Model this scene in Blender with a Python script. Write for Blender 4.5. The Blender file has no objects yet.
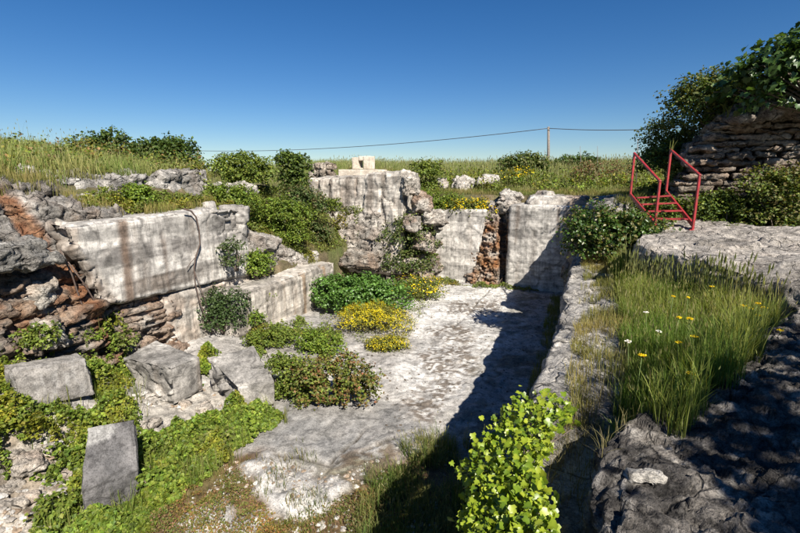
import bpy, math, random
import numpy as np
from mathutils import Vector, Matrix

# ------------------------------------------------------------------ camera, sky, sun, exposure
SC = bpy.context.scene
COL = SC.collection
CAMZ, PITCH, YAW, FPX = 4.0, math.radians(11.5), math.radians(22.0), 450.0
cam_d = bpy.data.cameras.new('camera')
cam_d.sensor_width = 36.0
cam_d.lens = FPX / 800.0 * 36.0
cam_d.clip_start = 0.05
cam_d.clip_end = 3000.0
cam = bpy.data.objects.new('camera', cam_d)
cam.location = (0, 0, CAMZ)
cam.rotation_euler = (math.pi / 2 - PITCH, 0, YAW)
COL.objects.link(cam)
SC.camera = cam

SUN_AZ = (0.72, -0.69)      # horizontal direction towards the sun
SUN_EL = math.radians(42.5)
world = bpy.data.worlds.new('World')
SC.world = world
world.use_nodes = True
wn = world.node_tree
wn.nodes.clear()
sky = wn.nodes.new('ShaderNodeTexSky')
sky.sky_type = 'NISHITA'
sky.sun_disc = False
sky.sun_elevation = SUN_EL
sky.sun_rotation = math.atan2(SUN_AZ[0], SUN_AZ[1])
sky.altitude = 600.0
sky.air_density = 1.0
sky.dust_density = 0.15
sky.ozone_density = 5.0
bg = wn.nodes.new('ShaderNodeBackground')
bg.inputs['Strength'].default_value = 0.05
wo = wn.nodes.new('ShaderNodeOutputWorld')
hsv = wn.nodes.new('ShaderNodeHueSaturation')      # clear, deep blue air all round
hsv.inputs['Hue'].default_value = 0.506
hsv.inputs['Saturation'].default_value = 1.27
wn.links.new(sky.outputs[0], hsv.inputs['Color'])
wn.links.new(hsv.outputs[0], bg.inputs[0])
wn.links.new(bg.outputs[0], wo.inputs[0])

sun_d = bpy.data.lights.new('sun', 'SUN')
sun_d.energy = 5.0
sun_d.angle = math.radians(0.53)
sun_d.color = (1.0, 0.94, 0.85)
sun = bpy.data.objects.new('sun', sun_d)
sv = Vector((SUN_AZ[0] * math.cos(SUN_EL), SUN_AZ[1] * math.cos(SUN_EL), math.sin(SUN_EL))).normalized()
sun.rotation_euler = sv.to_track_quat('Z', 'Y').to_euler()
sun.location = (20, -15, 30)
COL.objects.link(sun)

SC.view_settings.view_transform = 'Standard'
SC.view_settings.look = 'None'
SC.view_settings.exposure = 0.9
SC.view_settings.gamma = 1.0
SC.view_settings.use_curve_mapping = False
SC.render.engine = 'CYCLES'
SC.cycles.max_bounces = 6
SC.cycles.diffuse_bounces = 3
SC.cycles.transmission_bounces = 3
SC.cycles.transparent_max_bounces = 4

# ------------------------------------------------------------------ helpers
sp_, cp_ = math.sin(PITCH), math.cos(PITCH)
sy_, cy_ = math.sin(YAW), math.cos(YAW)

def ray(px, py):
    a = (px - 400.0) / FPX
    b = (266.5 - py) / FPX
    f = cp_ + b * sp_
    return np.array([cy_ * a - sy_ * f, sy_ * a + cy_ * f, -sp_ + b * cp_])

def pix(px, py, z=None, x=None, y=None, s=None):
    """world point on the sight line of a photograph position, at a known height, x, y or distance"""
    d = ray(px, py)
    if z is not None: s = (z - CAMZ) / d[2]
    elif x is not None: s = x / d[0]
    elif y is not None: s = y / d[1]
    return np.array([0, 0, CAMZ]) + d * s

rs = np.random.RandomState
_G = {}
def _grad(seed):
    if seed not in _G:
        r = rs(seed)
        g = r.normal(size=(1024, 3))
        _G[seed] = ((g / np.linalg.norm(g, axis=1)[:, None]).astype(np.float32), r.permutation(1024).astype(np.int32))
    return _G[seed]

def _hash(ix, iy, iz, perm):
    return perm[(perm[(perm[ix & 1023] + iy) & 1023] + iz) & 1023]

def perlin(P, seed=1):
    g, perm = _grad(seed)
    P = np.asarray(P)
    fl = np.floor(P)
    f = (P - fl).astype(np.float32)
    i = fl.astype(np.int32)
    fx, fy, fz = f[:, 0], f[:, 1], f[:, 2]
    wx, wy, wz = (v * v * v * (v * (v * 6 - 15) + 10) for v in (fx, fy, fz))
    G0, G1, G2 = np.ascontiguousarray(g[:, 0]), np.ascontiguousarray(g[:, 1]), np.ascontiguousarray(g[:, 2])
    xs = []
    for dx in (0, 1):
        hx = perm[(i[:, 0] + dx) & 1023]; ys = []
        for dy in (0, 1):
            hy = perm[(hx + i[:, 1] + dy) & 1023]; zs = []
            for dz in (0, 1):
                h = perm[(hy + i[:, 2] + dz) & 1023]
                zs.append(G0[h] * (fx - dx) + G1[h] * (fy - dy) + G2[h] * (fz - dz))
            ys.append(zs[0] + wz * (zs[1] - zs[0]))
        xs.append(ys[0] + wy * (ys[1] - ys[0]))
    return ((xs[0] + wx * (xs[1] - xs[0])) * 1.6).astype(np.float64)

def fbm(P, scale=1.0, octaves=4, seed=1, ridged=False):
    out = np.zeros(len(P)); a = 1.0; t = 0.0
    Q = np.asarray(P) * scale
    for k in range(octaves):
        n = perlin(Q + k * 17.3, seed + k)
        if ridged: n = 1 - 2 * np.abs(n)
        out += a * n; t += a
        a *= 0.5; Q = Q * 2.07
    return out / t

def facet(P, scale, seed=5, slope=0.6):
    """fractured rock: every cell of a random division gets its own offset and tilt"""
    g, perm = _grad(seed)
    r = rs(seed + 99)
    off = r.rand(1024, 3); hgt = r.uniform(-1, 1, 1024)
    Q = np.asarray(P) * scale
    i = np.floor(Q).astype(np.int64)
    best = np.full(len(Q), 1e9); val = np.zeros(len(Q)); sec = np.full(len(Q), 1e9)
    for dx in (-1, 0, 1):
        for dy in (-1, 0, 1):
            for dz in (-1, 0, 1):
                c = i + np.array([dx, dy, dz])
                h = _hash(c[:, 0], c[:, 1], c[:, 2], perm)
                d = Q - c - off[h]
                dd = ((d * d) ** 2).sum(1)
                v = hgt[h] + slope * 2 * (d * g[h]).sum(1)
                m = dd < best
                sec = np.where(m, best, np.minimum(sec, dd))
                val = np.where(m, v, val)
                best = np.where(m, dd, best)
    edge = sec ** 0.25 - best ** 0.25
    return val, edge

def sstep(a, b, x):
    t = np.clip((x - a) / (b - a), 0, 1)
    return t * t * (3 - 2 * t)

def mix(a, b, t):
    t = np.asarray(t)
    if t.ndim == 1: t = t[:, None]
    return np.asarray(a) * (1 - t) + np.asarray(b) * t

def mesh_np(name, V, F, mat, parent=None, colr=None, smooth=True, loc=None):
    """one mesh object from arrays; F is (n,3) or (n,4)"""
    me = bpy.data.meshes.new(name)
    V = np.asarray(V, dtype=np.float32); F = np.asarray(F, dtype=np.int32)
    if loc is not None: V = V - np.asarray(loc, dtype=np.float32)
    k = F.shape[1]
    me.vertices.add(len(V)); me.vertices.foreach_set('co', V.ravel())
    me.loops.add(F.size); me.loops.foreach_set('vertex_index', F.ravel())
    me.polygons.add(len(F))
    me.polygons.foreach_set('loop_start', np.arange(0, F.size, k, dtype=np.int32))
    if smooth: me.polygons.foreach_set('use_smooth', np.ones(len(F), dtype=bool))
    if colr is not None:
        a = me.attributes.new('col', 'FLOAT_COLOR', 'POINT')
        c = np.ones((len(V), 4), dtype=np.float32); c[:, :3] = np.clip(colr, 0, 1)
        a.data.foreach_set('color', c.ravel())
    me.update(calc_edges=True)
    me.materials.append(mat)
    o = bpy.data.objects.new(name, me)
    COL.objects.link(o)
    if loc is not None: o.location = loc
    if parent is not None: put(o, parent)
    return o

def put(o, parent):
    o.parent = parent
    o.matrix_parent_inverse = Matrix.Translation(-Vector(parent.location))

def tag(o, label=None, cat=None, group=None, kind=None):
    if label: o['label'] = label
    if cat: o['category'] = cat
    if group: o['group'] = group
    if kind: o['kind'] = kind
    return o

def empty(name, loc, label=None, cat=None, group=None):
    o = bpy.data.objects.new(name, None)
    o.location = tuple(float(v) for v in loc); o.empty_display_size = 0.1
    COL.objects.link(o)
    return tag(o, label, cat, group)

def vnormals(V, F):
    a, b, c = V[F[:, 0]], V[F[:, 1]], V[F[:, 2]]
    n = np.cross(b - a, c - a)
    if F.shape[1] == 4: n = np.cross(V[F[:, 2]] - a, V[F[:, 3]] - b)
    N = np.zeros_like(V)
    for k in range(F.shape[1]): np.add.at(N, F[:, k], n)
    return N / np.maximum(np.linalg.norm(N, axis=1), 1e-9)[:, None]

# ------------------------------------------------------------------ materials
def new_mat(name):
    m = bpy.data.materials.new(name); m.use_nodes = True
    t = m.node_tree; t.nodes.clear()
    return m, t, t.nodes, t.links

def rock_mat(name, fine=14.0, lo=0.62, hi=1.22, bump=0.55, rough=0.92, speck=0.35, dist=0.03, specscale=55.0, crack=0.6, crackscale=2.2, lichen=0.5, squash=1.0, streak=0.0, lump=1.3):
    """stone: vertex colour carries the stains, the nodes add grain, lichen blotches, hairline cracks and relief"""
    m, t, n, l = new_mat(name)
    def noise(scale, detail, rg, vec):
        k = n.new('ShaderNodeTexNoise'); k.inputs['Scale'].default_value = scale; k.inputs['Detail'].default_value = detail; k.inputs['Roughness'].default_value = rg
        l.new(vec, k.inputs['Vector']); return k
    def rng(src, a0, a1, b0, b1):
        k = n.new('ShaderNodeMapRange'); k.inputs[1].default_value = a0; k.inputs[2].default_value = a1; k.inputs[3].default_value = b0; k.inputs[4].default_value = b1
        l.new(src, k.inputs[0]); return k.outputs[0]
    def math_(op, x, y, z=None):
        k = n.new('ShaderNodeMath'); k.operation = op
        for q, v in enumerate((x, y, z)):
            if v is None: continue
            if isinstance(v, (int, float)): k.inputs[q].default_value = v
            else: l.new(v, k.inputs[q])
        return k.outputs[0]
    at = n.new('ShaderNodeAttribute'); at.attribute_name = 'col'
    geo = n.new('ShaderNodeNewGeometry'); pos = geo.outputs['Position']
    mp = n.new('ShaderNodeMapping'); mp.inputs['Scale'].default_value = (1, 1, squash); l.new(pos, mp.inputs['Vector']); posq = mp.outputs[0]
    n1 = noise(fine, 6, 0.72, posq); n2 = noise(specscale, 2, 0.6, pos); n3 = noise(2.7, 5, 0.66, posq); n4 = noise(6.3, 8, 0.74, posq)
    wv = n.new('ShaderNodeTexNoise'); wv.inputs['Scale'].default_value = 1.7; wv.inputs['Detail'].default_value = 3; l.new(pos, wv.inputs['Vector'])
    dv = n.new('ShaderNodeVectorMath'); dv.operation = 'MULTIPLY_ADD'; dv.inputs[1].default_value = (0.55, 0.55, 0.55); l.new(wv.outputs['Color'], dv.inputs[0]); l.new(posq, dv.inputs[2])
    vo = n.new('ShaderNodeTexVoronoi'); vo.feature = 'DISTANCE_TO_EDGE'; vo.inputs['Scale'].default_value = crackscale; l.new(dv.outputs[0], vo.inputs['Vector'])
    vo2 = n.new('ShaderNodeTexVoronoi'); vo2.feature = 'DISTANCE_TO_EDGE'; vo2.inputs['Scale'].default_value = crackscale * 3.1; l.new(dv.outputs[0], vo2.inputs['Vector'])
    present = rng(n3.outputs[0], 0.44, 0.56, 0.0, 1.0)
    c1 = math_('MULTIPLY', rng(vo.outputs['Distance'], 0.004, 0.03, 1.0, 0.0), present)
    c2 = math_('MULTIPLY', rng(vo2.outputs['Distance'], 0.005, 0.05, 0.7, 0.0), rng(n3.outputs[0], 0.38, 0.5, 1.0, 0.0))
    cr = math_('MAXIMUM', c1, c2)
    f = math_('MULTIPLY', rng(n1.outputs[0], 0.3, 0.7, lo, hi), rng(n2.outputs[0], 0.36, 0.5, 1 - speck, 1.0))
    f = math_('MULTIPLY', f, rng(n3.outputs[0], 0.32, 0.62, 0.74, 1.1))
    f = math_('MULTIPLY', f, rng(n4.outputs[0], 0.50, 0.60, 1.0, 1.0 - lichen))
    f = math_('MULTIPLY', f, math_('MULTIPLY_ADD', cr, -crack, 1.0))
    if streak:
        m2 = n.new('ShaderNodeMapping'); m2.inputs['Scale'].default_value = (1, 1, 0.07); l.new(pos, m2.inputs['Vector'])
        sk = noise(9.0, 8, 0.74, m2.outputs[0]); sk2 = noise(1.6, 4, 0.6, pos)
        amt = math_('MULTIPLY', rng(sk.outputs[0], 0.48, 0.58, 0.0, streak), rng(sk2.outputs[0], 0.35, 0.6, 0.15, 1.0))
        f = math_('MULTIPLY', f, math_('SUBTRACT', 1.0, amt))
        m3 = n.new('ShaderNodeMapping'); m3.inputs['Scale'].default_value = (0.12, 0.12, 1); l.new(pos, m3.inputs['Vector'])
        hb = noise(5.0, 5, 0.65, m3.outputs[0])
        f = math_('MULTIPLY', f, rng(hb.outputs[0], 0.43, 0.55, 0.64, 1.06))
    vm = n.new('ShaderNodeVectorMath'); vm.operation = 'SCALE'; l.new(at.outputs['Color'], vm.inputs[0]); l.new(f, vm.inputs['Scale'])
    hgt = math_('MULTIPLY_ADD', n2.outputs[0], 0.3, n1.outputs[0])
    hgt = math_('MULTIPLY_ADD', n4.outputs[0], lump, hgt)
    hgt = math_('MULTIPLY_ADD', cr, -0.9 * crack, hgt)
    bp = n.new('ShaderNodeBump'); bp.inputs['Strength'].default_value = bump; bp.inputs['Distance'].default_value = dist
    l.new(hgt, bp.inputs['Height'])
    b = n.new('ShaderNodeBsdfPrincipled'); b.inputs['Roughness'].default_value = rough; b.inputs['Specular IOR Level'].default_value = 0.2
    l.new(vm.outputs[0], b.inputs['Base Color']); l.new(bp.outputs[0], b.inputs['Normal'])
    o = n.new('ShaderNodeOutputMaterial'); l.new(b.outputs[0], o.inputs[0])
    return m

def leaf_mat(name, trans=0.32, rough=0.55, spec=0.3):
    m, t, n, l = new_mat(name)
    at = n.new('ShaderNodeAttribute'); at.attribute_name = 'col'
    b = n.new('ShaderNodeBsdfPrincipled'); b.inputs['Roughness'].default_value = rough; b.inputs['Specular IOR Level'].default_value = spec
    l.new(at.outputs['Color'], b.inputs['Base Color'])
    tr = n.new('ShaderNodeBsdfTranslucent')
    tint = n.new('ShaderNodeMix'); tint.data_type = 'RGBA'; tint.blend_type = 'MULTIPLY'; tint.inputs['Factor'].default_value = 1.0
    l.new(at.outputs['Color'], tint.inputs['A']); tint.inputs['B'].default_value = (1.5, 1.35, 0.55, 1)
    l.new(tint.outputs['Result'], tr.inputs['Color'])
    mx = n.new('ShaderNodeMixShader'); mx.inputs[0].default_value = trans
    l.new(b.outputs[0], mx.inputs[1]); l.new(tr.outputs[0], mx.inputs[2])
    o = n.new('ShaderNodeOutputMaterial'); l.new(mx.outputs[0], o.inputs[0])
    return m

def flat_mat(name, colr, rough=0.6, metal=0.0, var=0.25, scale=20.0, bump=0.1):
    m, t, n, l = new_mat(name)
    geo = n.new('ShaderNodeNewGeometry')
    nz = n.new('ShaderNodeTexNoise'); nz.inputs['Scale'].default_value = scale; nz.inputs['Detail'].default_value = 6
    l.new(geo.outputs['Position'], nz.inputs['Vector'])
    r = n.new('ShaderNodeMapRange'); r.inputs[1].default_value = 0.3; r.inputs[2].default_value = 0.7; r.inputs[3].default_value = 1 - var; r.inputs[4].default_value = 1 + var * 0.6
    l.new(nz.outputs[0], r.inputs[0])
    vm = n.new('ShaderNodeVectorMath'); vm.operation = 'SCALE'; vm.inputs[0].default_value = colr; l.new(r.outputs[0], vm.inputs['Scale'])
    b = n.new('ShaderNodeBsdfPrincipled'); b.inputs['Roughness'].default_value = rough; b.inputs['Metallic'].default_value = metal
    l.new(vm.outputs[0], b.inputs['Base Color'])
    bp = n.new('ShaderNodeBump'); bp.inputs['Strength'].default_value = bump; bp.inputs['Distance'].default_value = 0.01
    l.new(nz.outputs[0], bp.inputs['Height']); l.new(bp.outputs[0], b.inputs['Normal'])
    o = n.new('ShaderNodeOutputMaterial'); l.new(b.outputs[0], o.inputs[0])
    return m

M_CUT = rock_mat('cut_limestone', fine=9, lo=0.72, hi=1.14, bump=0.4, speck=0.22, dist=0.025, crack=0.5, crackscale=0.45, lichen=0.32, streak=0.42, lump=0.45)
M_ROCK = rock_mat('weathered_limestone', fine=13, lo=0.55, hi=1.25, bump=0.9, speck=0.4, dist=0.06, crack=0.75, crackscale=1.9, lichen=0.5, squash=1.4)
M_BLOCK = rock_mat('block_limestone', fine=12, lo=0.62, hi=1.2, bump=0.6, speck=0.35, dist=0.03, crack=0.3, crackscale=1.2, lichen=0.4)
M_FLOOR = rock_mat('quarry_floor_rock', fine=11, lo=0.6, hi=1.22, bump=0.5, speck=0.4, dist=0.03, crack=0.45, crackscale=0.6, lichen=0.4, lump=0.8)
M_DARK = rock_mat('lichen_rock', fine=20, lo=0.45, hi=1.5, bump=1.0, speck=0.5, dist=0.045, specscale=70, crack=0.6, crackscale=2.6, lichen=0.6, lump=1.2)
M_SOIL = rock_mat('soil', fine=18, lo=0.55, hi=1.35, bump=0.9, speck=0.4, dist=0.03, specscale=70, crack=0.0, lichen=0.3)
M_LEAF = leaf_mat('leaf')
M_GLOSS = leaf_mat('glossy_leaf', trans=0.3, rough=0.38, spec=0.45)
M_GRASS = leaf_mat('grass_blade', trans=0.4, rough=0.6, spec=0.2)
M_PETAL = leaf_mat('petal', trans=0.25, rough=0.7, spec=0.1)
M_WOOD = flat_mat('bark', (0.13, 0.1, 0.075), 0.9, 0, 0.4, 30, 0.5)
M_DRY = flat_mat('dry_root', (0.10, 0.07, 0.055), 0.9, 0, 0.4, 30, 0.4)
M_POLE = flat_mat('weathered_pole', (0.2, 0.175, 0.15), 0.9, 0, 0.3, 12, 0.3)
M_WIRE = flat_mat('cable', (0.05, 0.05, 0.055), 0.6, 0, 0.1)
M_RED = flat_mat('red_paint', (0.38, 0.025, 0.028), 0.45, 0, 0.3, 9, 0.08)
M_CONC = flat_mat('old_masonry', (0.42, 0.37, 0.3), 0.95, 0, 0.35, 8, 0.5)

def rust_paint(name, colr, rust):
    m = flat_mat(name, colr, 0.5, 0, 0.35, 9, 0.08); t = m.node_tree; n, l = t.nodes, t.links
    b = next(k for k in n if k.type == 'BSDF_PRINCIPLED'); src = b.inputs['Base Color'].links[0].from_socket
    geo = n.new('ShaderNodeNewGeometry'); nz = n.new('ShaderNodeTexNoise'); nz.inputs['Scale'].default_value = 14; nz.inputs['Detail'].default_value = 8; nz.inputs['Roughness'].default_value = 0.7
    l.new(geo.outputs['Position'], nz.inputs['Vector'])
    r = n.new('ShaderNodeMapRange'); r.inputs[1].default_value = 0.54; r.inputs[2].default_value = 0.62; l.new(nz.outputs[0], r.inputs[0])
    mx = n.new('ShaderNodeMix'); mx.data_type = 'RGBA'; l.new(r.outputs[0], mx.inputs['Factor']); l.new(src, mx.inputs['A']); mx.inputs['B'].default_value = (*rust, 1)
    l.new(mx.outputs['Result'], b.inputs['Base Color'])
    return m
M_RED = rust_paint('worn_red_paint', (0.30, 0.022, 0.025), (0.14, 0.045, 0.028))

# ------------------------------------------------------------------ rock builder
def lime(P, N, seed=1, white=0.55, streak=0.6, orange=0.0, top=0.5, tint=(1, 1, 1), dark=0.25):
    """colour of limestone: pale patches, water streaks, iron stain, grey lichen on what lies flat"""
    n1 = fbm(P, 0.9, 3, seed + 1)
    n2 = fbm(P, 3.3, 3, seed + 2)
    grey = np.array([0.30, 0.285, 0.26]); wht = np.array([0.665, 0.63, 0.575])
    C = mix(grey, wht, sstep(-0.35, 0.35, n1 * 1.0 + n2 * 0.6 + (white - 0.5) * 1.6))
    st = fbm(P * np.array([1, 1, 0.13]), 5.5, 3, seed + 3)
    C = mix(C, [0.17, 0.15, 0.13], streak * sstep(0.05, 0.45, st + 0.5 * n1) * (1 - np.abs(N[:, 2])))
    st2 = fbm(P * np.array([1, 1, 0.1]), 3.1, 3, seed + 4)
    C = mix(C, [0.33, 0.22, 0.14], 0.55 * streak * sstep(0.12, 0.4, st2) * (1 - np.abs(N[:, 2])))
    n5 = fbm(P, 2.0, 3, seed + 5)
    if orange > 0:
        C = mix(C, mix([0.36, 0.17, 0.075], [0.44, 0.27, 0.15], sstep(-0.3, 0.3, n2)), orange * sstep(-0.15 - orange * 0.35, 0.25, n5))
    C = mix(C, [0.13, 0.125, 0.12], dark * sstep(0.05, 0.4, fbm(P, 4.7, 3, seed + 6)))
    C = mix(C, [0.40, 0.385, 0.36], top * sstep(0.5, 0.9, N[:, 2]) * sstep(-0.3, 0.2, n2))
    return C * np.asarray(tint)

def rock_box(name, corners, res=0.05, rnd=0.06, amp=0.05, scale=1.6, fac=0.0, facs=2.2, facslope=0.5, strata=0.0, strath=0.2,
             seed=1, mat=None, colf=None, parent=None, paint=None, edgechip=0.03, push=None, fine=0.012, aniso=(1, 1, 1.35), smooth=None):
    """solid piece of rock from eight corners (four below, four above, counter-clockwise): rounded, fractured, weathered"""
    K = np.asarray(corners, dtype=float)
    L = [max(np.linalg.norm(K[1] - K[0]), np.linalg.norm(K[2] - K[3]), np.linalg.norm(K[5] - K[4])),
         max(np.linalg.norm(K[3] - K[0]), np.linalg.norm(K[2] - K[1]), np.linalg.norm(K[7] - K[4])),
         max(np.linalg.norm(K[4 + i] - K[i]) for i in range(4))]
    n = [max(2, int(math.ceil(v / res))) for v in L]
    idx = -np.ones((n[0] + 1, n[1] + 1, n[2] + 1), dtype=np.int64)
    I, J, Kk = np.meshgrid(np.arange(n[0] + 1), np.arange(n[1] + 1), np.arange(n[2] + 1), indexing='ij')
    surf = (I == 0) | (I == n[0]) | (J == 0) | (J == n[1]) | (Kk == 0) | (Kk == n[2])
    idx[surf] = np.arange(surf.sum())
    T = np.stack([I[surf] / n[0], J[surf] / n[1], Kk[surf] / n[2]], 1)
    F = []
    def quads(A, flip):
        a, b, c, d = A[:-1, :-1].ravel(), A[1:, :-1].ravel(), A[1:, 1:].ravel(), A[:-1, 1:].ravel()
        F.append(np.stack([a, d, c, b] if flip else [a, b, c, d], 1))
    quads(idx[:, :, 0], True); quads(idx[:, :, -1], False)
    quads(idx[:, 0, :], False); quads(idx[:, -1, :], True)
    quads(idx[0, :, :], True); quads(idx[-1, :, :], False)
    F = np.concatenate(F)
    h = np.array(L) / 2
    r = min(rnd, h.min() * 0.9)
    p = (T * 2 - 1) * h
    q = np.clip(p, -(h - r), h - r)
    d = p - q
    dl = np.linalg.norm(d, axis=1)
    p = q + d * (r / np.maximum(dl, 1e-9))[:, None] * (dl > 1e-9)[:, None]
    t = p / h * 0.5 + 0.5
    nearedge = ((np.abs(p) > (h - r * 1.6 - 0.02)).sum(1) >= 2)
    a, b, c = t[:, 0:1], t[:, 1:2], t[:, 2:3]
    V = ((1 - c) * ((1 - a) * (1 - b) * K[0] + a * (1 - b) * K[1] + a * b * K[2] + (1 - a) * b * K[3])
         + c * ((1 - a) * (1 - b) * K[4] + a * (1 - b) * K[5] + a * b * K[6] + (1 - a) * b * K[7]))
    N = vnormals(V, F)
    D = amp * fbm(V, scale, 5, seed) + fine * fbm(V, 7.0, 3, seed + 31)
    if fac:
        W = V + 0.10 * np.stack([fbm(V, 2.2, 2, seed + 41), fbm(V, 2.2, 2, seed + 42), fbm(V, 2.2, 2, seed + 43)], 1)
        an = np.asarray(aniso, float)
        for k_, (m_, a_, cr_) in enumerate(((1.0, 1.0, 0.45), (2.3, 0.5, 0.35), (5.2, 0.24, 0.2))):
            if 1.0 / (facs * m_) < res * 2.2: break
            v1, e1 = facet(W * an + k_ * 7.7, facs * m_, seed + 7 + k_, facslope)
            crack = sstep(0.0, 0.3, perlin(V * 1.3 + k_ * 5, seed + 47))
            D += fac * a_ * (v1 - cr_ * 1.6 * crack * (1 - sstep(0, 0.05 * m_ ** 0.5, e1)))
    if strata:
        zz = V[:, 2] + 0.10 * fbm(V, 0.7, 3, seed + 51) + 0.03 * V[:, 1]
        lay = zz / strath + 0.9 * np.sin(zz / strath * 0.9 + seed)
        li = np.floor(lay).astype(int); fr = lay - li
        rv = rs(seed + 3).uniform(-1, 1, 512)[li % 512]
        loc = perlin(np.stack([V[:, 0] * 1.3, V[:, 1] * 1.3, li * 3.7], 1), seed + 9)
        ed = np.minimum(fr, 1 - fr)
        D += (strata * (0.7 * rv + 1.0 * loc) - strata * 0.9 * (1 - sstep(0, 0.16, ed))) * (1 - np.abs(N[:, 2]) * 0.9)
    if edgechip:
        D -= nearedge * edgechip * (0.4 + 1.6 * np.clip(fbm(V, 2.6, 4, seed + 61) + 0.15, 0, 1))
    if push is not None: D += push(V, N)
    V = V + N * D[:, None]
    N = vnormals(V, F)
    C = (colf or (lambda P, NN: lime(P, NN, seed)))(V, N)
    if paint is not None: C = paint(V, N, C)
    base = np.array([V[:, 0].mean(), V[:, 1].mean(), V[:, 2].min()])
    return mesh_np(name, V, F, mat or M_ROCK, parent, C, fac * facs < 0.09 if smooth is None else smooth, base)

def hexa(x0, x1, y0, y1, z0, z1):
    return [(x0, y0, z0), (x1, y0, z0), (x1, y1, z0), (x0, y1, z0), (x0, y0, z1), (x1, y0, z1), (x1, y1, z1), (x0, y1, z1)]

def boulder(name, c, size, seed, label=None, cat='boulder', group=None, rot=0.0, tilt=0.0, res=None, colf=None, mat=None, amp=0.1, fac=0.1, parent=None):
    """one loose stone, lying on c"""
    sx, sy, sz = size
    r = rs(seed)
    K = np.array(hexa(-sx / 2, sx / 2, -sy / 2, sy / 2, -0.12 * sz, sz * 0.88), dtype=float)
    K[4:, :2] *= r.uniform(0.7, 0.95, (4, 2))
    K += r.uniform(-0.1, 0.1, (8, 3)) * np.array(size)
    Rm = np.array(Matrix.Rotation(rot, 3, 'Z') @ Matrix.Rotation(tilt, 3, 'X'))
    K = K @ Rm.T + np.asarray(c)
    m = min(size)
    o = rock_box(name, K, res or max(0.02, m / 12), m * 0.3, amp * m, 1.3 / m, fac * m, 1.5 / m, 0.5, seed=seed, mat=mat or M_ROCK, colf=colf, edgechip=0.05 * m, parent=parent, fine=0.03 * m)
    if label: tag(o, label, cat, group)
    return o

def tube_np(pts, radii, k=6):
    pts = np.asarray(pts, dtype=float); n = len(pts)
    radii = np.broadcast_to(np.asarray(radii, dtype=float), (n,))
    tan = np.gradient(pts, axis=0)
    tan /= np.maximum(np.linalg.norm(tan, axis=1), 1e-9)[:, None]
    ref = np.array([0.31, 0.22, 0.92]) if abs(tan[0][2]) < 0.8 else np.array([0.95, 0.2, 0.1])
    a = np.cross(tan, ref); a /= np.linalg.norm(a, axis=1)[:, None]
    b = np.cross(tan, a)
    th = np.linspace(0, 2 * math.pi, k, endpoint=False)
    V = (pts[:, None, :] + radii[:, None, None] * (a[:, None, :] * np.cos(th)[None, :, None] + b[:, None, :] * np.sin(th)[None, :, None])).reshape(-1, 3)
    F = []
    for i in range(n - 1):
        for j in range(k):
            F.append((i * k + j, i * k + (j + 1) % k, (i + 1) * k + (j + 1) % k, (i + 1) * k + j))
    c0 = len(V); V = np.concatenate([V, pts[:1], pts[-1:]])
    for j in range(k):
        F.append((c0, (j + 1) % k, j, c0)); F.append((c0 + 1, (n - 1) * k + j, (n - 1) * k + (j + 1) % k, c0 + 1))
    return V, [f if f[0] != f[3] else f[:3] for f in F]

def tubes(name, chains, mat, parent=None, loc=None, k=6):
    me = bpy.data.meshes.new(name); VV = []; FF = []; o0 = 0
    for pts, rad in chains:
        V, F = tube_np(pts, rad, k)
        VV.append(V); FF += [tuple(i + o0 for i in f) for f in F]; o0 += len(V)
    V = np.concatenate(VV)
    if loc is not None: V = V - np.asarray(loc)
    me.from_pydata(V.tolist(), [], FF); me.update()
    me.polygons.foreach_set('use_smooth', np.ones(len(me.polygons), dtype=bool))
    me.materials.append(mat)
    o = bpy.data.objects.new(name, me); COL.objects.link(o)
    if loc is not None: o.location = tuple(float(v) for v in loc)
    if parent is not None: put(o, parent)
    return o
# ------------------------------------------------------------------ terrain
def poly_sd(X, Y, poly):
    """signed distance (inside positive) to a polygon in plan"""
    poly = np.asarray(poly)[:, :2]
    d = np.full(X.shape, 1e9); ins = np.zeros(X.shape, dtype=bool)
    n = len(poly)
    for i in range(n):
        ax, ay = poly[i]; bx, by = poly[(i + 1) % n]
        ex, ey = bx - ax, by - ay
        t = np.clip(((X - ax) * ex + (Y - ay) * ey) / max(ex * ex + ey * ey, 1e-9), 0, 1)
        d = np.minimum(d, np.hypot(X - ax - t * ex, Y - ay - t * ey))
        c = ((ay > Y) != (by > Y)) & (X < (bx - ax) * (Y - ay) / (by - ay + 1e-12) + ax)
        ins ^= c
    return np.where(ins, d, -d)

def ppoly(pts, z=0.0):
    return [pix(a, b, z=z) for a, b in pts]

def line_d(A, B, pts):
    d = np.full(A.shape, 1e9)
    for (ax, ay), (bx, by) in zip(pts[:-1], pts[1:]):
        ex, ey = bx - ax, by - ay
        t = np.clip(((A - ax) * ex + (B - ay) * ey) / (ex * ex + ey * ey), 0, 1)
        d = np.minimum(d, np.hypot(A - ax - t * ex, B - ay - t * ey))
    return d

def upland(x, y):
    z = 3.25 + 0.085 * np.clip(y - 17.5, 0, 18) + 0.10 * sstep(40, 60, y) * 0
    left = sstep(-9.3, -10.2, x) * sstep(16, 10.5, y)
    z = z + left * (0.6 + 0.13 * np.clip(-x - 10, 0, 9))
    z = z + sstep(-9, -20, x) * 0.35 * sstep(9, 16, y)
    hill = np.exp(-(((x - 5.2) / 2.6) ** 2 + ((y - 15.2) / 2.2) ** 2))
    z = z + 1.75 * hill
    return z

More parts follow.
